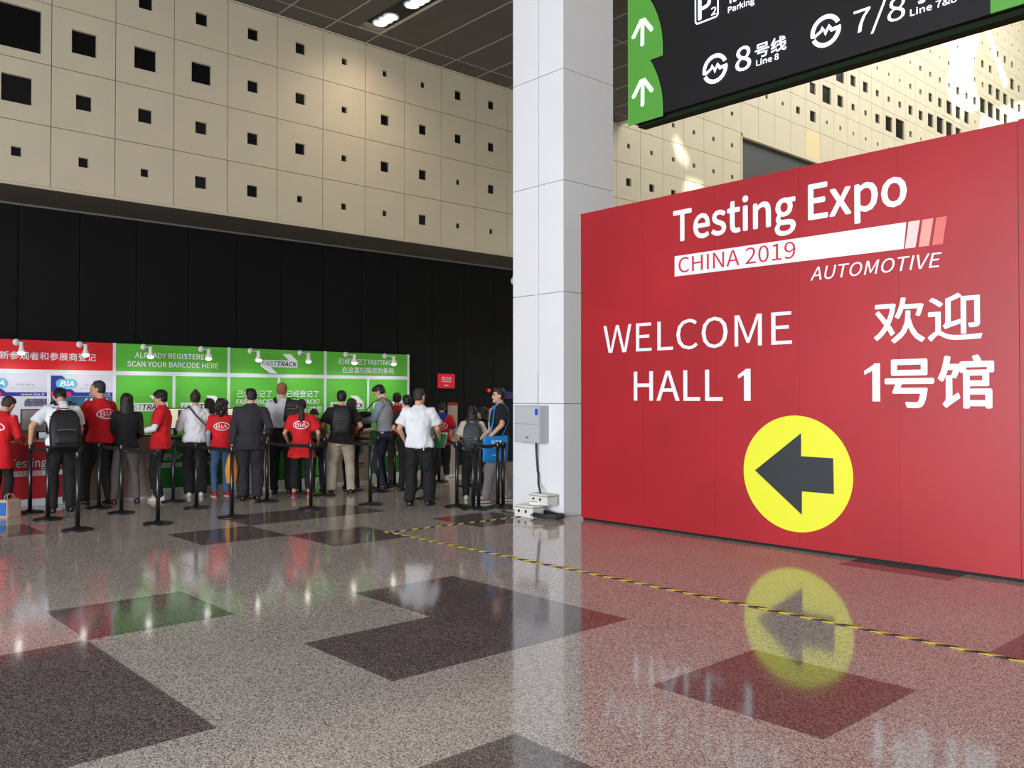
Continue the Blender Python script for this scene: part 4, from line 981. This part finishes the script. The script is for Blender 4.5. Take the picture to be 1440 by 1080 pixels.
    add_rings(bm, [ell_ring(M, z, rx*w*.97, ry, y) for z, rx, ry, y in ((.80, .160, .115, -.008), (.87, .164, .120, -.010), (.94, .152, .108, 0), (1.0 if hem < .95 else 1.03, .138, .10, 0))])
    for i, (hip, kn, an, yaw) in enumerate(legj):
        stop = crop
        e = an+(kn-an)*stop
        if stop == 0: e = an-Vector((0, 0, .03))*s
        pts = [hip+Vector((0, 0, .0)), hip.lerp(kn, .35), hip.lerp(kn, .8), kn, kn.lerp(e, .35), kn.lerp(e, .8), e]
        rr = [(.094*w+lo*.5), (.087*w+lo*.7), (.067*w+lo), (.062*w+lo), (.058*w+lo*1.1), (.047*w+lo*1.3), (.045*w+lo*1.3)]
        add_tube(bm, pts, [x*s for x in rr], 16)
    remesh(bm, .016, as_part('trousers', legs, t), 3, .011+loose*.35, (8, 8, 5), len(PEOPLE)*1.7+5)
    # ---- top
    bm = bmesh.new(); k = 1+loose*2.5; o_ = .014
    prof = [(1.02, .148, .115, 0), (1.15, .160, .124, -.002), (1.28, .178, .132, -.004), (1.37, .176, .112, -.006), (1.415, .135, .088, -.008), (1.445, .075, .066, -.008), (1.475, .06, .06, -.004)]
    hemr = []
    if hem < 1.0:
        zz = hem
        while zz < .985: hemr.append((zz, .176+o_+max(0, .86-zz)*.22, .140+max(0, .86-zz)*.35, -.004)); zz += .06
        hemr = [q_ for q_ in hemr if q_[0] < .97]
    add_rings(bm, [ell_ring(M if z < .94 else U, z, rx*w*k+o_*.6, ry*k+o_*.6, y) for z, rx, ry, y in hemr+prof])
    for sx, (sh, el, wr) in zip((-1, 1), arms):
        inn = c((sx*.10*w, -.005, 1.375))
        if sleeve == 'short':
            e = sh.lerp(el, .78); add_tube(bm, [inn, sh, sh.lerp(el, .35), e], [.062*s, (.066+o_*.3)*w*s, (.064+o_*.4)*w*s, (.066+o_*.5+loose*.5)*w*s], 14)
        else:
            e = el.lerp(wr, .93)
            add_tube(bm, [inn, sh, sh.lerp(el, .5), el, el.lerp(wr, .5), e], [.062*s, .066*w*s, (.056+loose*.3)*s, (.053+loose*.3)*s, (.046+loose*.3)*s, (.037+loose*.2)*s], 14)
    REC = {}
    remesh(bm, .015, as_part('jacket' if longjacket else 'shirt', top, t, None, REC), 3, .011+loose*.5, (7, 7, 5), len(PEOPLE)*2.3)
    # ---- shoes
    for (hip, kn, an, yaw) in legj:
        SM = Matrix.Translation((an.x, an.y, an.z-.085*s)) @ Matrix.Rotation(yaw, 4, 'Z') @ Matrix.Scale(s, 4)
        bm = bmesh.new(); rings = []
        for y, hw, h in ((-.085, .018, .05), (-.075, .034, .075), (-.03, .038, .095), (.03, .037, .085), (.09, .046, .058), (.14, .044, .046), (.172, .026, .034), (.18, .01, .022)):
            ring = []
            for q in range(14):
                a = 2*math.pi*q/14; z = h*(.5+.5*math.sin(a)); ring.append(SM @ Vector((hw*math.cos(a)*(1 if math.sin(a) < .2 else .85), y, max(.012, z))))
            rings.append(ring)
        add_rings(bm, rings); so2 = link('shoe', finish(bm, 'shoe', shoes, True), t, local=True)
        bm = bmesh.new(); add_rings(bm, [[SM @ Vector((hw*1.06*math.cos(2*math.pi*q/18)*(1+.15*math.sin(2*math.pi*q/18)), .047+.132*math.sin(2*math.pi*q/18), z)) for q in range(18)] for z, hw in ((0, .043), (.018, .043))])
        link('sole', finish(bm, 'sole', SOLE if shoes in (S_RED, S_WHITE, S_GREY) else S_BLACK), so2, local=True)
    REC.update(t=t, U=U, M=M, HM=HM, s=s, arms=arms, hands=hands, legj=legj); PEOPLE[key] = REC
    return PEOPLE[key]
def W_(P, p, fr='U'):
    return Matrix.Translation(P['t'].location) @ Matrix.Rotation(P['t'].rotation_euler.z, 4, 'Z') @ (P[fr] if fr else Matrix.Identity(4)) @ Vector(p)
def WM(P, fr='U'): return Matrix.Translation(P['t'].location) @ Matrix.Rotation(P['t'].rotation_euler.z, 4, 'Z') @ P[fr]
def back_print(P, *a, **k): AFTER.append(lambda: _back_print(P, *a, **k))
def _back_print(P, word='BiA', col=None, cz=1.25, sc=1.0, ring=True):
    me = P['shirt'].data; bvh = BVHTree.FromPolygons([v.co for v in me.vertices], [tuple(p.vertices) for p in me.polygons])
    V = []; F = []
    def put(pts2, fs):
        b = len(V)
        for x, z in pts2:
            o = P['U'] @ Vector((x, -.6, z)); d = (P['U'].to_3x3() @ Vector((0, 1, 0))).normalized(); h = bvh.ray_cast(o, d)
            V.append((h[0] if h[0] else P['U'] @ Vector((x, -.13, z)))-d*.007)
        F.extend(tuple(b+i for i in f) for f in fs)
    pts, fs = fit_text(word, (-.095*sc, .095*sc, cz-.035*sc, cz+.035*sc), 'cap', offset=.03); put(pts, fs)
    if ring:
        n = 40; pr_ = []; ff = []
        for i in range(n+1):
            a = 2*math.pi*i/n
            pr_ += [(.135*sc*math.cos(a), cz+.072*sc*math.sin(a)), (.122*sc*math.cos(a), cz+.060*sc*math.sin(a))]
        ff = [(2*i, 2*i+2, 2*i+3, 2*i+1) for i in range(n)]; put(pr_, ff)
    me = bpy.data.meshes.new('back_print'); me.from_pydata(V, [], F); me.materials.append(col or M_WHITE); link('back_print', me, P['t'], local=True, label='white ringed lettering on the back of the red shirt')
def backpack(P, label, m, w=.30, h=.46, d=.17, z=1.02, y=-.14, rz=0, x=0):
    mt = WM(P) @ Matrix.Translation((x, y, z)) @ Matrix.Rotation(rz, 4, 'Y'); t = thing('backpack', label, 'backpack', mt.translation)
    bm = bmesh.new(); rings = []
    for zz, ww, dd in ((0, .86, .7), (.03, .98, .95), (.25*h/.46, 1, 1), (.36*h/.46, .94, .85), (h-.03, .74, .6), (h, .5, .3)):
        rings.append([mt @ Vector((w/2*ww*math.copysign(abs(math.cos(a))**.45, math.cos(a)), -d/2+d/2*dd*math.copysign(abs(math.sin(a))**.45, math.sin(a)), zz)) for a in [2*math.pi*k/24 for k in range(24)]])
    add_rings(bm, rings); link('pack_body', finish(bm, 'pack_body', m, True), t)
    bm = bmesh.new(); rings = []
    for zz, ww, dd in ((.03, .8, .3), (.06, .9, .8), (.2, .88, .8), (.24, .7, .2)):
        rings.append([mt @ Vector((w*.42*ww*math.copysign(abs(math.cos(a))**.5, math.cos(a)), -d*.92-.03*dd+.03*dd*math.sin(a), zz)) for a in [2*math.pi*k/20 for k in range(20)]])
    add_rings(bm, rings); fp = link('front_pocket', finish(bm, 'front_pocket', m, True), t)
    bm = bmesh.new(); add_tube(bm, [mt @ Vector(p) for p in ((-.3*w, -d*.93-.05, .215), (0, -d*.93-.056, .222), (.3*w, -d*.93-.05, .215))], .004, 6); link('zip', finish(bm, 'zip', M_GREYTXT), fp)
    bm = bmesh.new(); add_tube(bm, [mt @ Vector(p) for p in ((-.05, -d*.4, h-.02), (-.04, -d*.45, h+.03), (.04, -d*.45, h+.03), (.05, -d*.4, h-.02))], .008, 8); link('carry_handle', finish(bm, 'carry_handle', m, True), t)
    mU = WM(P)
    for sx in (-1, 1):
        bm = bmesh.new(); add_tube(bm, [mU @ Vector((sx*a, b, c)) for a, b, c in ((.08, -.135, 1.40), (.095, -.10, 1.465), (.105, -.01, 1.485), (.115, .09, 1.425), (.13, .15, 1.28), (.155, .13, 1.14), (.17, .0, 1.05), (.14, -.14, 1.04))], .022, 10, flat=.35)
        link('strap', finish(bm, 'strap', m, True), t)
# away-from-camera heading is 48 degrees, towards the counters 90, image left 138, image right -42
AW = 62
person('A', 'short brown haired person in long red jacket at the left edge by the cardboard bag', -3, 720, 556, -42, top=C_RED, legs=C_BLACK, hair='short', hcol=H_BROWN, hem=.64, sleeve='long', lean=12, hpitch=18, L=(-.08, .36, 1.12), Rr=(.1, .36, 1.1), w=.93)
back_print(PEOPLE['A'], cz=1.22)
person('B', 'man in white t-shirt with big black backpack leaning a hand on a barrier post', 87, 720, 554, 8, H=1.76, top=C_WHITE, hair='short', lean=16, hpitch=30, L=(-.36, .16, .95), Rr=(.22, .32, 1.0), hem=.90, loose=.012, shoes=S_BLACK, Lh=(-.8, -.6, 0))
P = PEOPLE['B']
def tee_patches(P=P):
    me = P['shirt'].data; bvh = BVHTree.FromPolygons([v.co for v in me.vertices], [tuple(q.vertices) for q in me.polygons])
    for col, pts in ((mat('blue_patch', (70, 130, 200), .7), [(-.16, 1.26), (-.12, 1.24), (-.08, 1.38), (-.12, 1.40)]), (mat('red_patch', (205, 60, 60), .7), [(-.09, 1.28), (-.05, 1.28), (-.04, 1.38), (-.07, 1.38)])):
        d = (P['U'].to_3x3() @ Vector((0, 1, 0))).normalized(); V = []
        for x, z in pts:
            h = bvh.ray_cast(P['U'] @ Vector((x, -.6, z)), d); V.append(h[0]-d*.012)
        m_ = bpy.data.meshes.new('shirt_print'); m_.from_pydata(V, [], [(0, 1, 2, 3)]); m_.materials.append(col); link('shirt_print', m_, P['t'], local=True)
AFTER.append(tee_patches); backpack(P, 'large black backpack worn by the man in white t-shirt at left', C_BAG, .37, .52, .2, .78, -.15)
person('C', 'person in tan grey jacket and navy trousers mostly hidden behind the backpack man', 103, 711, 566, 0, top=C_TAN, legs=C_NAVY, hair='short', hcol=H_DKBR, sleeve='long', lean=14, hpitch=25, L=(-.1, .36, 1.05), Rr=(.1, .36, 1.08), shoes=S_GREY, w=.93)
person('D', 'tall man in red polo shirt with short dark hair looking left', 141, 709.5, 535, 36, top=C_RED, hair='crop', hcol=H_GREY, hyaw=48, hpitch=6, lean=3, feet=((-.17, .12, 25), (.12, -.05, -5)), L=(-.16, .26, .98), Rr=(.24, .06, .80), hem=.86, loose=.01, Lh=(-1, -.3, 0))
back_print(P := PEOPLE['D'], cz=1.25)
for i_, (sh, el, wr) in enumerate(P['arms']):
    bm = bmesh.new(); e1, e2 = sh.lerp(el, .76), sh.lerp(el, .90); add_tube(bm, [e1, e2], [.068*P['s'], .060*P['s']], 16); link('sleeve_band', finish(bm, 'sleeve_band', C_WHITE if i_ == 0 else C_BLACK, True), P['t'], local=True, label='white sleeve trim' if i_ == 0 else 'black sleeve trim')
person('E', 'long haired woman in black jacket and grey trousers facing the counter', 177, 708, 553, 8, top=C_BLACK, legs=C_GREYT, hair='long', hcol=H_BLACK, sleeve='long', hem=.86, L=(-.16, .25, 1.0), Rr=(.16, .25, 1.0), shoes=S_MAROON, w=.95, feet=((-.17, 0, 5), (.17, .02, -5)))
person('F', 'youth in red polo shirt with one white long sleeve facing left', 225, 703, 548, 84, top=C_RED, hair='fringe', hcol=H_BLACK, hyaw=5, hpitch=8, lean=-2, L=(-.22, .32, 1.06), Rr=(.08, .36, 1.08), hem=.80, loose=.012, shoes=S_WHITE, w=.94, Lh=(-.25, -1, -.45))
P = PEOPLE['F']
sh, el, wr = P['arms'][0]; bm = bmesh.new(); add_tube(bm, [sh.lerp(el, .7), el, el.lerp(wr, .5), el.lerp(wr, .9)], [.05*P['s'], .051*P['s'], .046*P['s'], .036*P['s']], 14); remesh(bm, .012, as_part('white_sleeve', C_WHITE, P['t'], 'white inner sleeve'), 2, .004)
person('G', 'woman in loose white shirt with bun and crossbody strap holding a phone', 274, 698, 550, 4, top=C_WHITE, hair='bun', hcol=H_DKBR, sleeve='long', hem=.90, loose=.03, L=(-.22, .30, 1.24), Rr=(.2, .2, 1.05), Lh=(-.3, -.3, -1), w=.92, shoes=S_WHITE, feet=((-.09, 0, 5), (.1, .02, -5)))
P = PEOPLE['G']
t = thing('phone', 'teal phone held up by the woman in white shirt', 'phone', W_(P, P['hands'][0][0], None)); hp = P['hands'][0]
ph = Matrix.Translation(hp[0]+hp[1]*.11*P['s']); mm = Matrix.Translation(P['t'].location) @ Matrix.Rotation(P['t'].rotation_euler.z, 4, 'Z') @ ph
bm = bmesh.new(); add_box(bm, (-.036, -.012, -.03), (.036, .0, .115), 0, .003, mm); link('phone_case', finish(bm, 'phone_case', mat('teal_case', (60, 128, 124), .4)), t)
bm = bmesh.new(); add_box(bm, (-.032, .0, -.026), (.032, .0015, .11), 0, 0, mm); link('phone_screen', finish(bm, 'phone_screen', M_PANE), t)
t = thing('shoulder_bag', 'small dark shoulder bag of the woman in white shirt', 'bag', W_(P, (.23, .05, .95))); mU = WM(P)
bm = bmesh.new(); add_box(bm, (.20, -.05, .85), (.27, .16, 1.02), 0, .02, mU); link('pouch', finish(bm, 'pouch', C_BAG, True), t)
bm = bmesh.new(); add_tube(bm, [mU @ Vector(p) for p in ((.235, -.03, 1.0), (.16, -.165, 1.15), (.0, -.17, 1.32), (-.10, -.12, 1.455), (-.12, .0, 1.47), (-.06, .14, 1.38), (.1, .17, 1.2), (.235, .14, 1.0))], .012, 8, flat=.4); link('strap', finish(bm, 'strap', C_BAG, True), t)
person('G2', 'person in pink and white checked shirt half hidden right of the white shirt woman', 294, 693, 560, 10, top=cloth('pink_check', (206, 170, 176), amt=.35), legs=C_BLACK, hair='bob', hcol=H_DKBR, sleeve='long', w=.9, L=(-.12, .3, 1.05), Rr=(.12, .3, 1.05))
person('H', 'curly haired woman in red shirt and blue jeans with a patterned arm sleeve', 311, 698, 561, 14, top=C_RED, legs=C_JEAN, hair='curly', hcol=H_BLACK, hem=.84, L=(-.21, .10, .88), Rr=(.16, .28, 1.02), shoes=S_RED, w=.95, twist=-12, hpitch=12)
P = PEOPLE['H']; back_print(P, cz=1.24)
sh, el, wr = P['arms'][0]; bm = bmesh.new(); add_tube(bm, [sh.lerp(el, .85), el, el.lerp(wr, .5), el.lerp(wr, .92)], [.046*P['s'], .047*P['s'], .042*P['s'], .034*P['s']], 14); remesh(bm, .012, as_part('arm_sleeve', mat('patterned_sleeve', (150, 168, 180), .7, noise_amt=.6, noise_scale=30), P['t'], 'white and blue patterned arm sleeve'), 1)
person('I', 'man in dark charcoal suit holding an orange bag', 352, 703, 546, 0, top=C_CHAR, legs=C_CHAR, hair='short', hcol=H_BLACK, hyaw=30, sleeve='long', hem=.78, loose=.02, L=(-.27, -.03, .84), Rr=(.24, .12, .98), shoes=S_BLACK, w=1.08, longjacket=True)
P = PEOPLE['I']; bm = bmesh.new(); add_rings(bm, [ell_ring(P['U'], z, .064, .062, -.004) for z in (1.45, 1.50)]); link('collar', finish(bm, 'collar', C_WHITE, True), P['t'], local=True, label='white shirt collar')
hp = P['hands'][0]; q = W_(P, hp[0]+hp[1]*.07, None)
t = thing('shopping_bag', 'limp orange cloth bag hanging from the hand of the man in the dark suit', 'bag', q)
bm = bmesh.new(); add_rings(bm, [[Vector((q.x+rx*math.cos(a), q.y+ry*math.sin(a)+.01*math.sin(3*a+zz*20), q.z+zz)) for a in [2*math.pi*k/18 for k in range(18)]] for zz, rx, ry in ((-.52, .03, .03), (-.50, .085, .05), (-.3, .10, .06), (-.14, .07, .045), (-.06, .035, .025))]); link('bag_body', finish(bm, 'bag_body', M_ORANGE, True), t)
for e in (-1, 1):
    bm = bmesh.new(); add_tube(bm, [q+Vector((e*.02, 0, -.08)), q+Vector((e*.03, 0, 0)), q+Vector((0, 0, .015))], .005, 6); link('bag_handle', finish(bm, 'bag_handle', M_ORANGE, True), t)
person('J', 'tall ginger haired man in white shirt and black trousers facing the counter', 396, 694, 538, -4, top=C_WHITE, hair='crop', hcol=H_GINGER, sleeve='long', hem=.98, L=(-.20, .22, 1.04), Rr=(.22, .2, 1.04), skin=SKIN2, hyaw=-12, loose=.005)
P = PEOPLE['J']; backpack(P, 'black backpack slung on the right shoulder of the ginger haired man', C_BAG, .25, .36, .14, 1.10, -.10, .12, .15)
person('K', 'woman in red t-shirt with long black ponytail and red shoes', 424, 699, 561, -6, top=C_RED, legs=C_BLACK, hair='ponytail', hcol=H_BLACK, hem=.70, L=(-.26, .16, .98), Rr=(.27, .18, .98), shoes=S_RED, w=.98, crop=.16, loose=.015, feet=((-.13, 0, 4), (.13, .01, -4)))
back_print(PEOPLE['K'], cz=1.27)
person('L', 'person in brown grey jacket and navy trousers behind the ponytail woman', 447, 692, 573, 15, top=C_TAN, legs=C_NAVY, hair='short', hcol=H_DKBR, sleeve='long', lean=20, hpitch=30, L=(-.1, .38, 1.02), Rr=(.12, .38, 1.02), w=.95)
person('M', 'man in black t-shirt and khaki trousers with a thin black backpack', 480, 694, 549, 0, top=C_BLACK, legs=C_KHAKI, hair='short', hcol=H_BLACK, hem=.86, L=(-.26, .24, 1.06), Rr=(.27, .24, 1.06), loose=.012, shoes=S_BLACK, feet=((-.16, 0, 8), (.16, .02, -8)), w=1.04)
backpack(PEOPLE['M'], 'flat black backpack on the man in black t-shirt and khaki trousers', C_BAG, .30, .46, .12, .98, -.14)
person('N', 'dark brown haired woman in dark red top peeking out right of the black t-shirt man', 495, 686.5, 560, 20, top=cloth('dark_red_cotton', (120, 22, 34)), legs=C_BLACK, hair='bob', hcol=H_DKBR, sleeve='long', w=.9, L=(-.12, .28, 1.05), Rr=(.12, .3, 1.05), hyaw=-60)
person('O', 'young man in grey waistcoat over blue shirt looking down at a black bag', 540, 687, 539, 72, top=C_GREY, legs=C_NAVY, hair='short', hcol=H_BLACK, hpitch=34, hyaw=8, sleeve='long', hem=.94, L=(-.10, .36, 1.10), Rr=(.10, .34, 1.14), skin=SKIN2, shoes=S_BLACK, Lh=(-.4, -.8, -.4))
P = PEOPLE['O']
for i_, (sh, el, wr) in enumerate(P['arms']):
    bm = bmesh.new(); add_tube(bm, [sh, sh.lerp(el, .5), el, el.lerp(wr, .5), el.lerp(wr, .92)], [.073*P['s'], .064*P['s'], .060*P['s'], .053*P['s'], .042*P['s']], 14); remesh(bm, .013, as_part('shirt_sleeve', C_SHIRTBLUE, P['t'], 'grey blue shirt sleeve'), 2, .005)
t = thing('satchel', 'black satchel held in front of the man in grey waistcoat', 'bag', W_(P, (0, .33, 1.05))); mU = WM(P)
bm = bmesh.new(); add_box(bm, (-.14, .26, .98), (.16, .40, 1.26), 0, .04, mU); link('bag_body', finish(bm, 'bag_body', C_BAG, True), t)
bm = bmesh.new(); add_box(bm, (-.12, .40, 1.0), (.14, .425, 1.15), 0, .01, mU); link('front_pocket', finish(bm, 'front_pocket', C_BAG, True), t)
bm = bmesh.new(); add_tube(bm, [mU @ Vector(p) for p in ((-.1, .3, 1.24), (-.13, .15, 1.40), (-.11, .0, 1.49), (-.06, -.13, 1.42), (.06, -.17, 1.2), (.16, -.1, 1.05), (.16, .25, 1.1))], .02, 8, flat=.35); link('strap', finish(bm, 'strap', C_BAG, True), t)
person('P', 'staff member in red shirt behind the waistcoat man facing the booth', 558, 680.5, 552, 0, top=C_RED, legs=C_GREYT, hair='short', hcol=H_BLACK, hem=.82, L=(-.2, .25, 1.02), Rr=(.2, .25, 1.02))
back_print(PEOPLE['P'], cz=1.26, ring=False)
person('Q', 'man in plain white t-shirt and black trousers standing on the open floor', 589, 711, 546, -14, top=C_WHITE, hair='crop', hcol=H_GREY, hyaw=-28, hpitch=4, hem=.86, loose=.022, L=(-.24, .10, .95), Rr=(.24, .30, .98), feet=((-.13, -.02, 12), (.14, .06, -14)), w=1.04, shoes=S_BLACK)
P = PEOPLE['Q']; hp = P['hands'][1]; q = W_(P, hp[0]+hp[1]*.08, None)
t = thing('brochure', 'green and pale folded brochure in the hand of the man in white t-shirt', 'brochure', q)
mm = Matrix.Translation(q) @ Matrix.Rotation(R(20), 4, 'Z') @ Matrix.Rotation(R(25), 4, 'Y')
bm = bmesh.new(); add_box(bm, (-.02, -.1, -.12), (-.012, .1, .10), 0, 0, mm); link('cover', finish(bm, 'cover', mat('green_cover', (30, 110, 74), .5)), t)
bm = bmesh.new(); add_box(bm, (-.010, -.1, -.10), (.01, .1, .13), 0, 0, mm); link('pages', finish(bm, 'pages', mat('pale_pages', (196, 200, 190), .6)), t)
bm = bmesh.new(); add_tube(bm, [W_(P, p) for p in ((.11, -.16, .90), (.115, -.17, .86), (.11, -.17, .82))], .008, 6); t = thing('key_tag', 'small white tag hanging at the belt of the man in white t-shirt', 'tag', W_(P, (.11, -.16, .86))); link('tag', finish(bm, 'tag', M_OFFWHITE), t)
person('R', 'man with short black hair just left of the white t-shirt man', 572, 690, 555, -25, top=C_BLACK, legs=C_BLACK, hair='short', hcol=H_BLACK, L=(-.2, .2, 1.0), Rr=(.2, .2, 1.0), w=.9, hyaw=40)
person('S', 'face of a dark haired woman in pale top behind the white t-shirt shoulder', 604, 683, 571, 150, top=cloth('pale_grey_top', (150, 146, 142)), legs=C_BLACK, hair='bob', hcol=H_DKBR, w=.9, L=(-.15, .25, 1.0), Rr=(.15, .25, 1.0))
person('T', 'staff member in red shirt with blue hood and white trainers', 621, 674.5, 566, -6, top=C_RED, legs=C_BLACK, hair='short', hcol=H_BLACK, hpitch=14, hem=.78, L=(-.22, .24, .98), Rr=(.24, .22, 1.0), shoes=S_WHITE, loose=.015, crop=.05)
P = PEOPLE['T']; back_print(P, cz=1.20, sc=1.1)
bm = bmesh.new(); add_ell(bm, (0, -.10, 1.43), (.125, .065, .075), P['U']); add_ell(bm, (0, -.13, 1.37), (.09, .04, .075), P['U']); remesh(bm, .014, as_part('hood', C_BLUE, P['t'], 'blue hood'), 3, .006)
for i_, (sh, el, wr) in enumerate(P['arms']):
    bm = bmesh.new(); add_tube(bm, [sh.lerp(el, .74), sh.lerp(el, .94)], [.074*P['s'], .07*P['s']], 16); link('sleeve_band', finish(bm, 'sleeve_band', C_BLUE, True), P['t'], local=True, label='blue sleeve trim')
person('U', 'woman in cream top wearing a slate backpack near the grouped posts', 664, 702, 571, 0, top=C_CREAM, legs=C_BLACK, hair='bob', hcol=H_BLACK, hem=.92, L=(-.2, .22, 1.05), Rr=(.2, .22, 1.05), shoes=S_WHITE, w=.92, sleeve='short', loose=.015)
backpack(PEOPLE['U'], 'tall slate grey backpack worn by the woman in cream top', C_BAG2, .34, .52, .17, .90, -.13)
person('V', 'dark haired woman in black seen in profile behind the cream top woman', 679, 694, 572, 75, top=C_BLACK, legs=C_BLACK, hair='bob', hcol=H_BLACK, w=.9, L=(-.2, .1, .9), Rr=(.2, .1, .9), shoes=S_WHITE)
person('X', 'man in black t-shirt and grey trousers walking left with a bright blue tote bag', 702, 706, 545, 100, top=C_BLACK, legs=cloth('light_grey_trousers', (124, 118, 118)), hair='short', hcol=H_BLACK, hem=.88, hyaw=12, L=(-.27, .18, 1.0), Rr=(.2, .25, .95), shoes=S_GREY, feet=((-.1, .22, 5), (.1, -.20, -5)), loose=.012, w=1.0, Lh=(-1, -.6, .1))
P = PEOPLE['X']; mU = WM(P)
t = thing('tote_bag', 'bright blue tote bag carried at the side of the man in black t-shirt', 'bag', W_(P, (-.15, .28, .75)))
mt = mU @ Matrix.Translation((-.25, .10, .62)) @ Matrix.Rotation(R(12), 4, 'Z')
bm = bmesh.new(); rings = []
for zz, hw, hd in ((0, .19, .012), (.02, .2, .035), (.2, .2, .04), (.38, .195, .02), (.385, .195, .012)):
    rings.append([mt @ Vector((hd*math.sin(a), hw*math.copysign(abs(math.cos(a))**.3, math.cos(a)), zz)) for a in [2*math.pi*k/24 for k in range(24)]])
add_rings(bm, rings); link('bag_body', finish(bm, 'bag_body', C_TOTE, True), t)
for e in (-.03, .03):
    bm = bmesh.new(); add_tube(bm, [mt @ Vector((e, .1, .37)), mU @ Vector((-.19, .13, 1.2)), mU @ Vector((-.14, .09, 1.43)), mU @ Vector((-.12, .0, 1.495)), mU @ Vector((-.14, -.11, 1.42)), mU @ Vector((-.2, -.1, 1.2)), mt @ Vector((e, -.1, .37))], .01, 8, flat=.4); link('bag_handle', finish(bm, 'bag_handle', C_TOTE, True), t)
bm = bmesh.new()
for yy, zz, ww, hh_ in ((.06, .27, .05, .05), (.0, .27, .05, .05), (-.06, .27, .05, .05), (.0, .21, .2, .018), (.02, .10, .1, .012)): add_box(bm, (-.047, yy-ww/2+.001, zz), (-.043, yy+ww/2-.006, zz+hh_), 0, 0, mt)
link('bag_print', finish(bm, 'bag_print', mat('pale_blue_print', (170, 215, 240), .5)), t, kind='stuff')
t = thing('lanyard', 'pale blue lanyard with a white badge on the man in black t-shirt', 'lanyard', W_(P, (0, .14, 1.2)))
bm = bmesh.new(); add_tube(bm, [mU @ Vector(p) for p in ((-.02, .155, 1.2), (-.065, .135, 1.38), (-.075, .04, 1.475), (0, -.08, 1.475), (.075, .04, 1.475), (.065, .135, 1.38), (.02, .155, 1.2))], .006, 6); link('cord', finish(bm, 'cord', mat('pale_blue_cord', (120, 170, 205), .6), True), t)
bm = bmesh.new(); add_box(bm, (-.04, .155, 1.10), (.04, .16, 1.2), 0, .002, mU); link('badge', finish(bm, 'badge', M_OFFWHITE), t)
# paper bag on the floor at the left edge
p = on_floor(13, 727)
t = thing('paper_bag', 'brown cardboard carrier bag with blue side standing on the floor at left edge', 'bag', p, R(30))
bm = bmesh.new(); rings = []
for zz, a_, b_ in ((0, .115, .085), (.02, .12, .09), (.20, .115, .085), (.235, .11, .06)): rings.append([Vector((a_*math.copysign(abs(math.cos(x))**.25, math.cos(x)), b_*math.copysign(abs(math.sin(x))**.25, math.sin(x)), zz)) for x in [2*math.pi*k/24 for k in range(24)]])
add_rings(bm, rings); link('bag_body', finish(bm, 'bag_body', mat('kraft_paper', (186, 160, 140), .8, noise_amt=.08)), t, local=True)
bm = bmesh.new(); add_box(bm, (-.125, -.07, .03), (-.117, .07, .2)); link('side_print', finish(bm, 'side_print', mat('blue_bag_side', (40, 110, 190), .6)), t, local=True, label='blue side panel')
for e in (-.03, .03):
    bm = bmesh.new(); add_tube(bm, [(-.06, e, .22), (-.05, e*.6, .28), (0, e*.3, .31), (.05, e*.6, .28), (.06, e, .22)], .008, 6, flat=.6); link('bag_handle', finish(bm, 'bag_handle', M_CARD, True), t, local=True)
run_jobs()
for o_ in list(TMP.objects): bpy.data.objects.remove(o_)
bpy.data.scenes.remove(TMP)
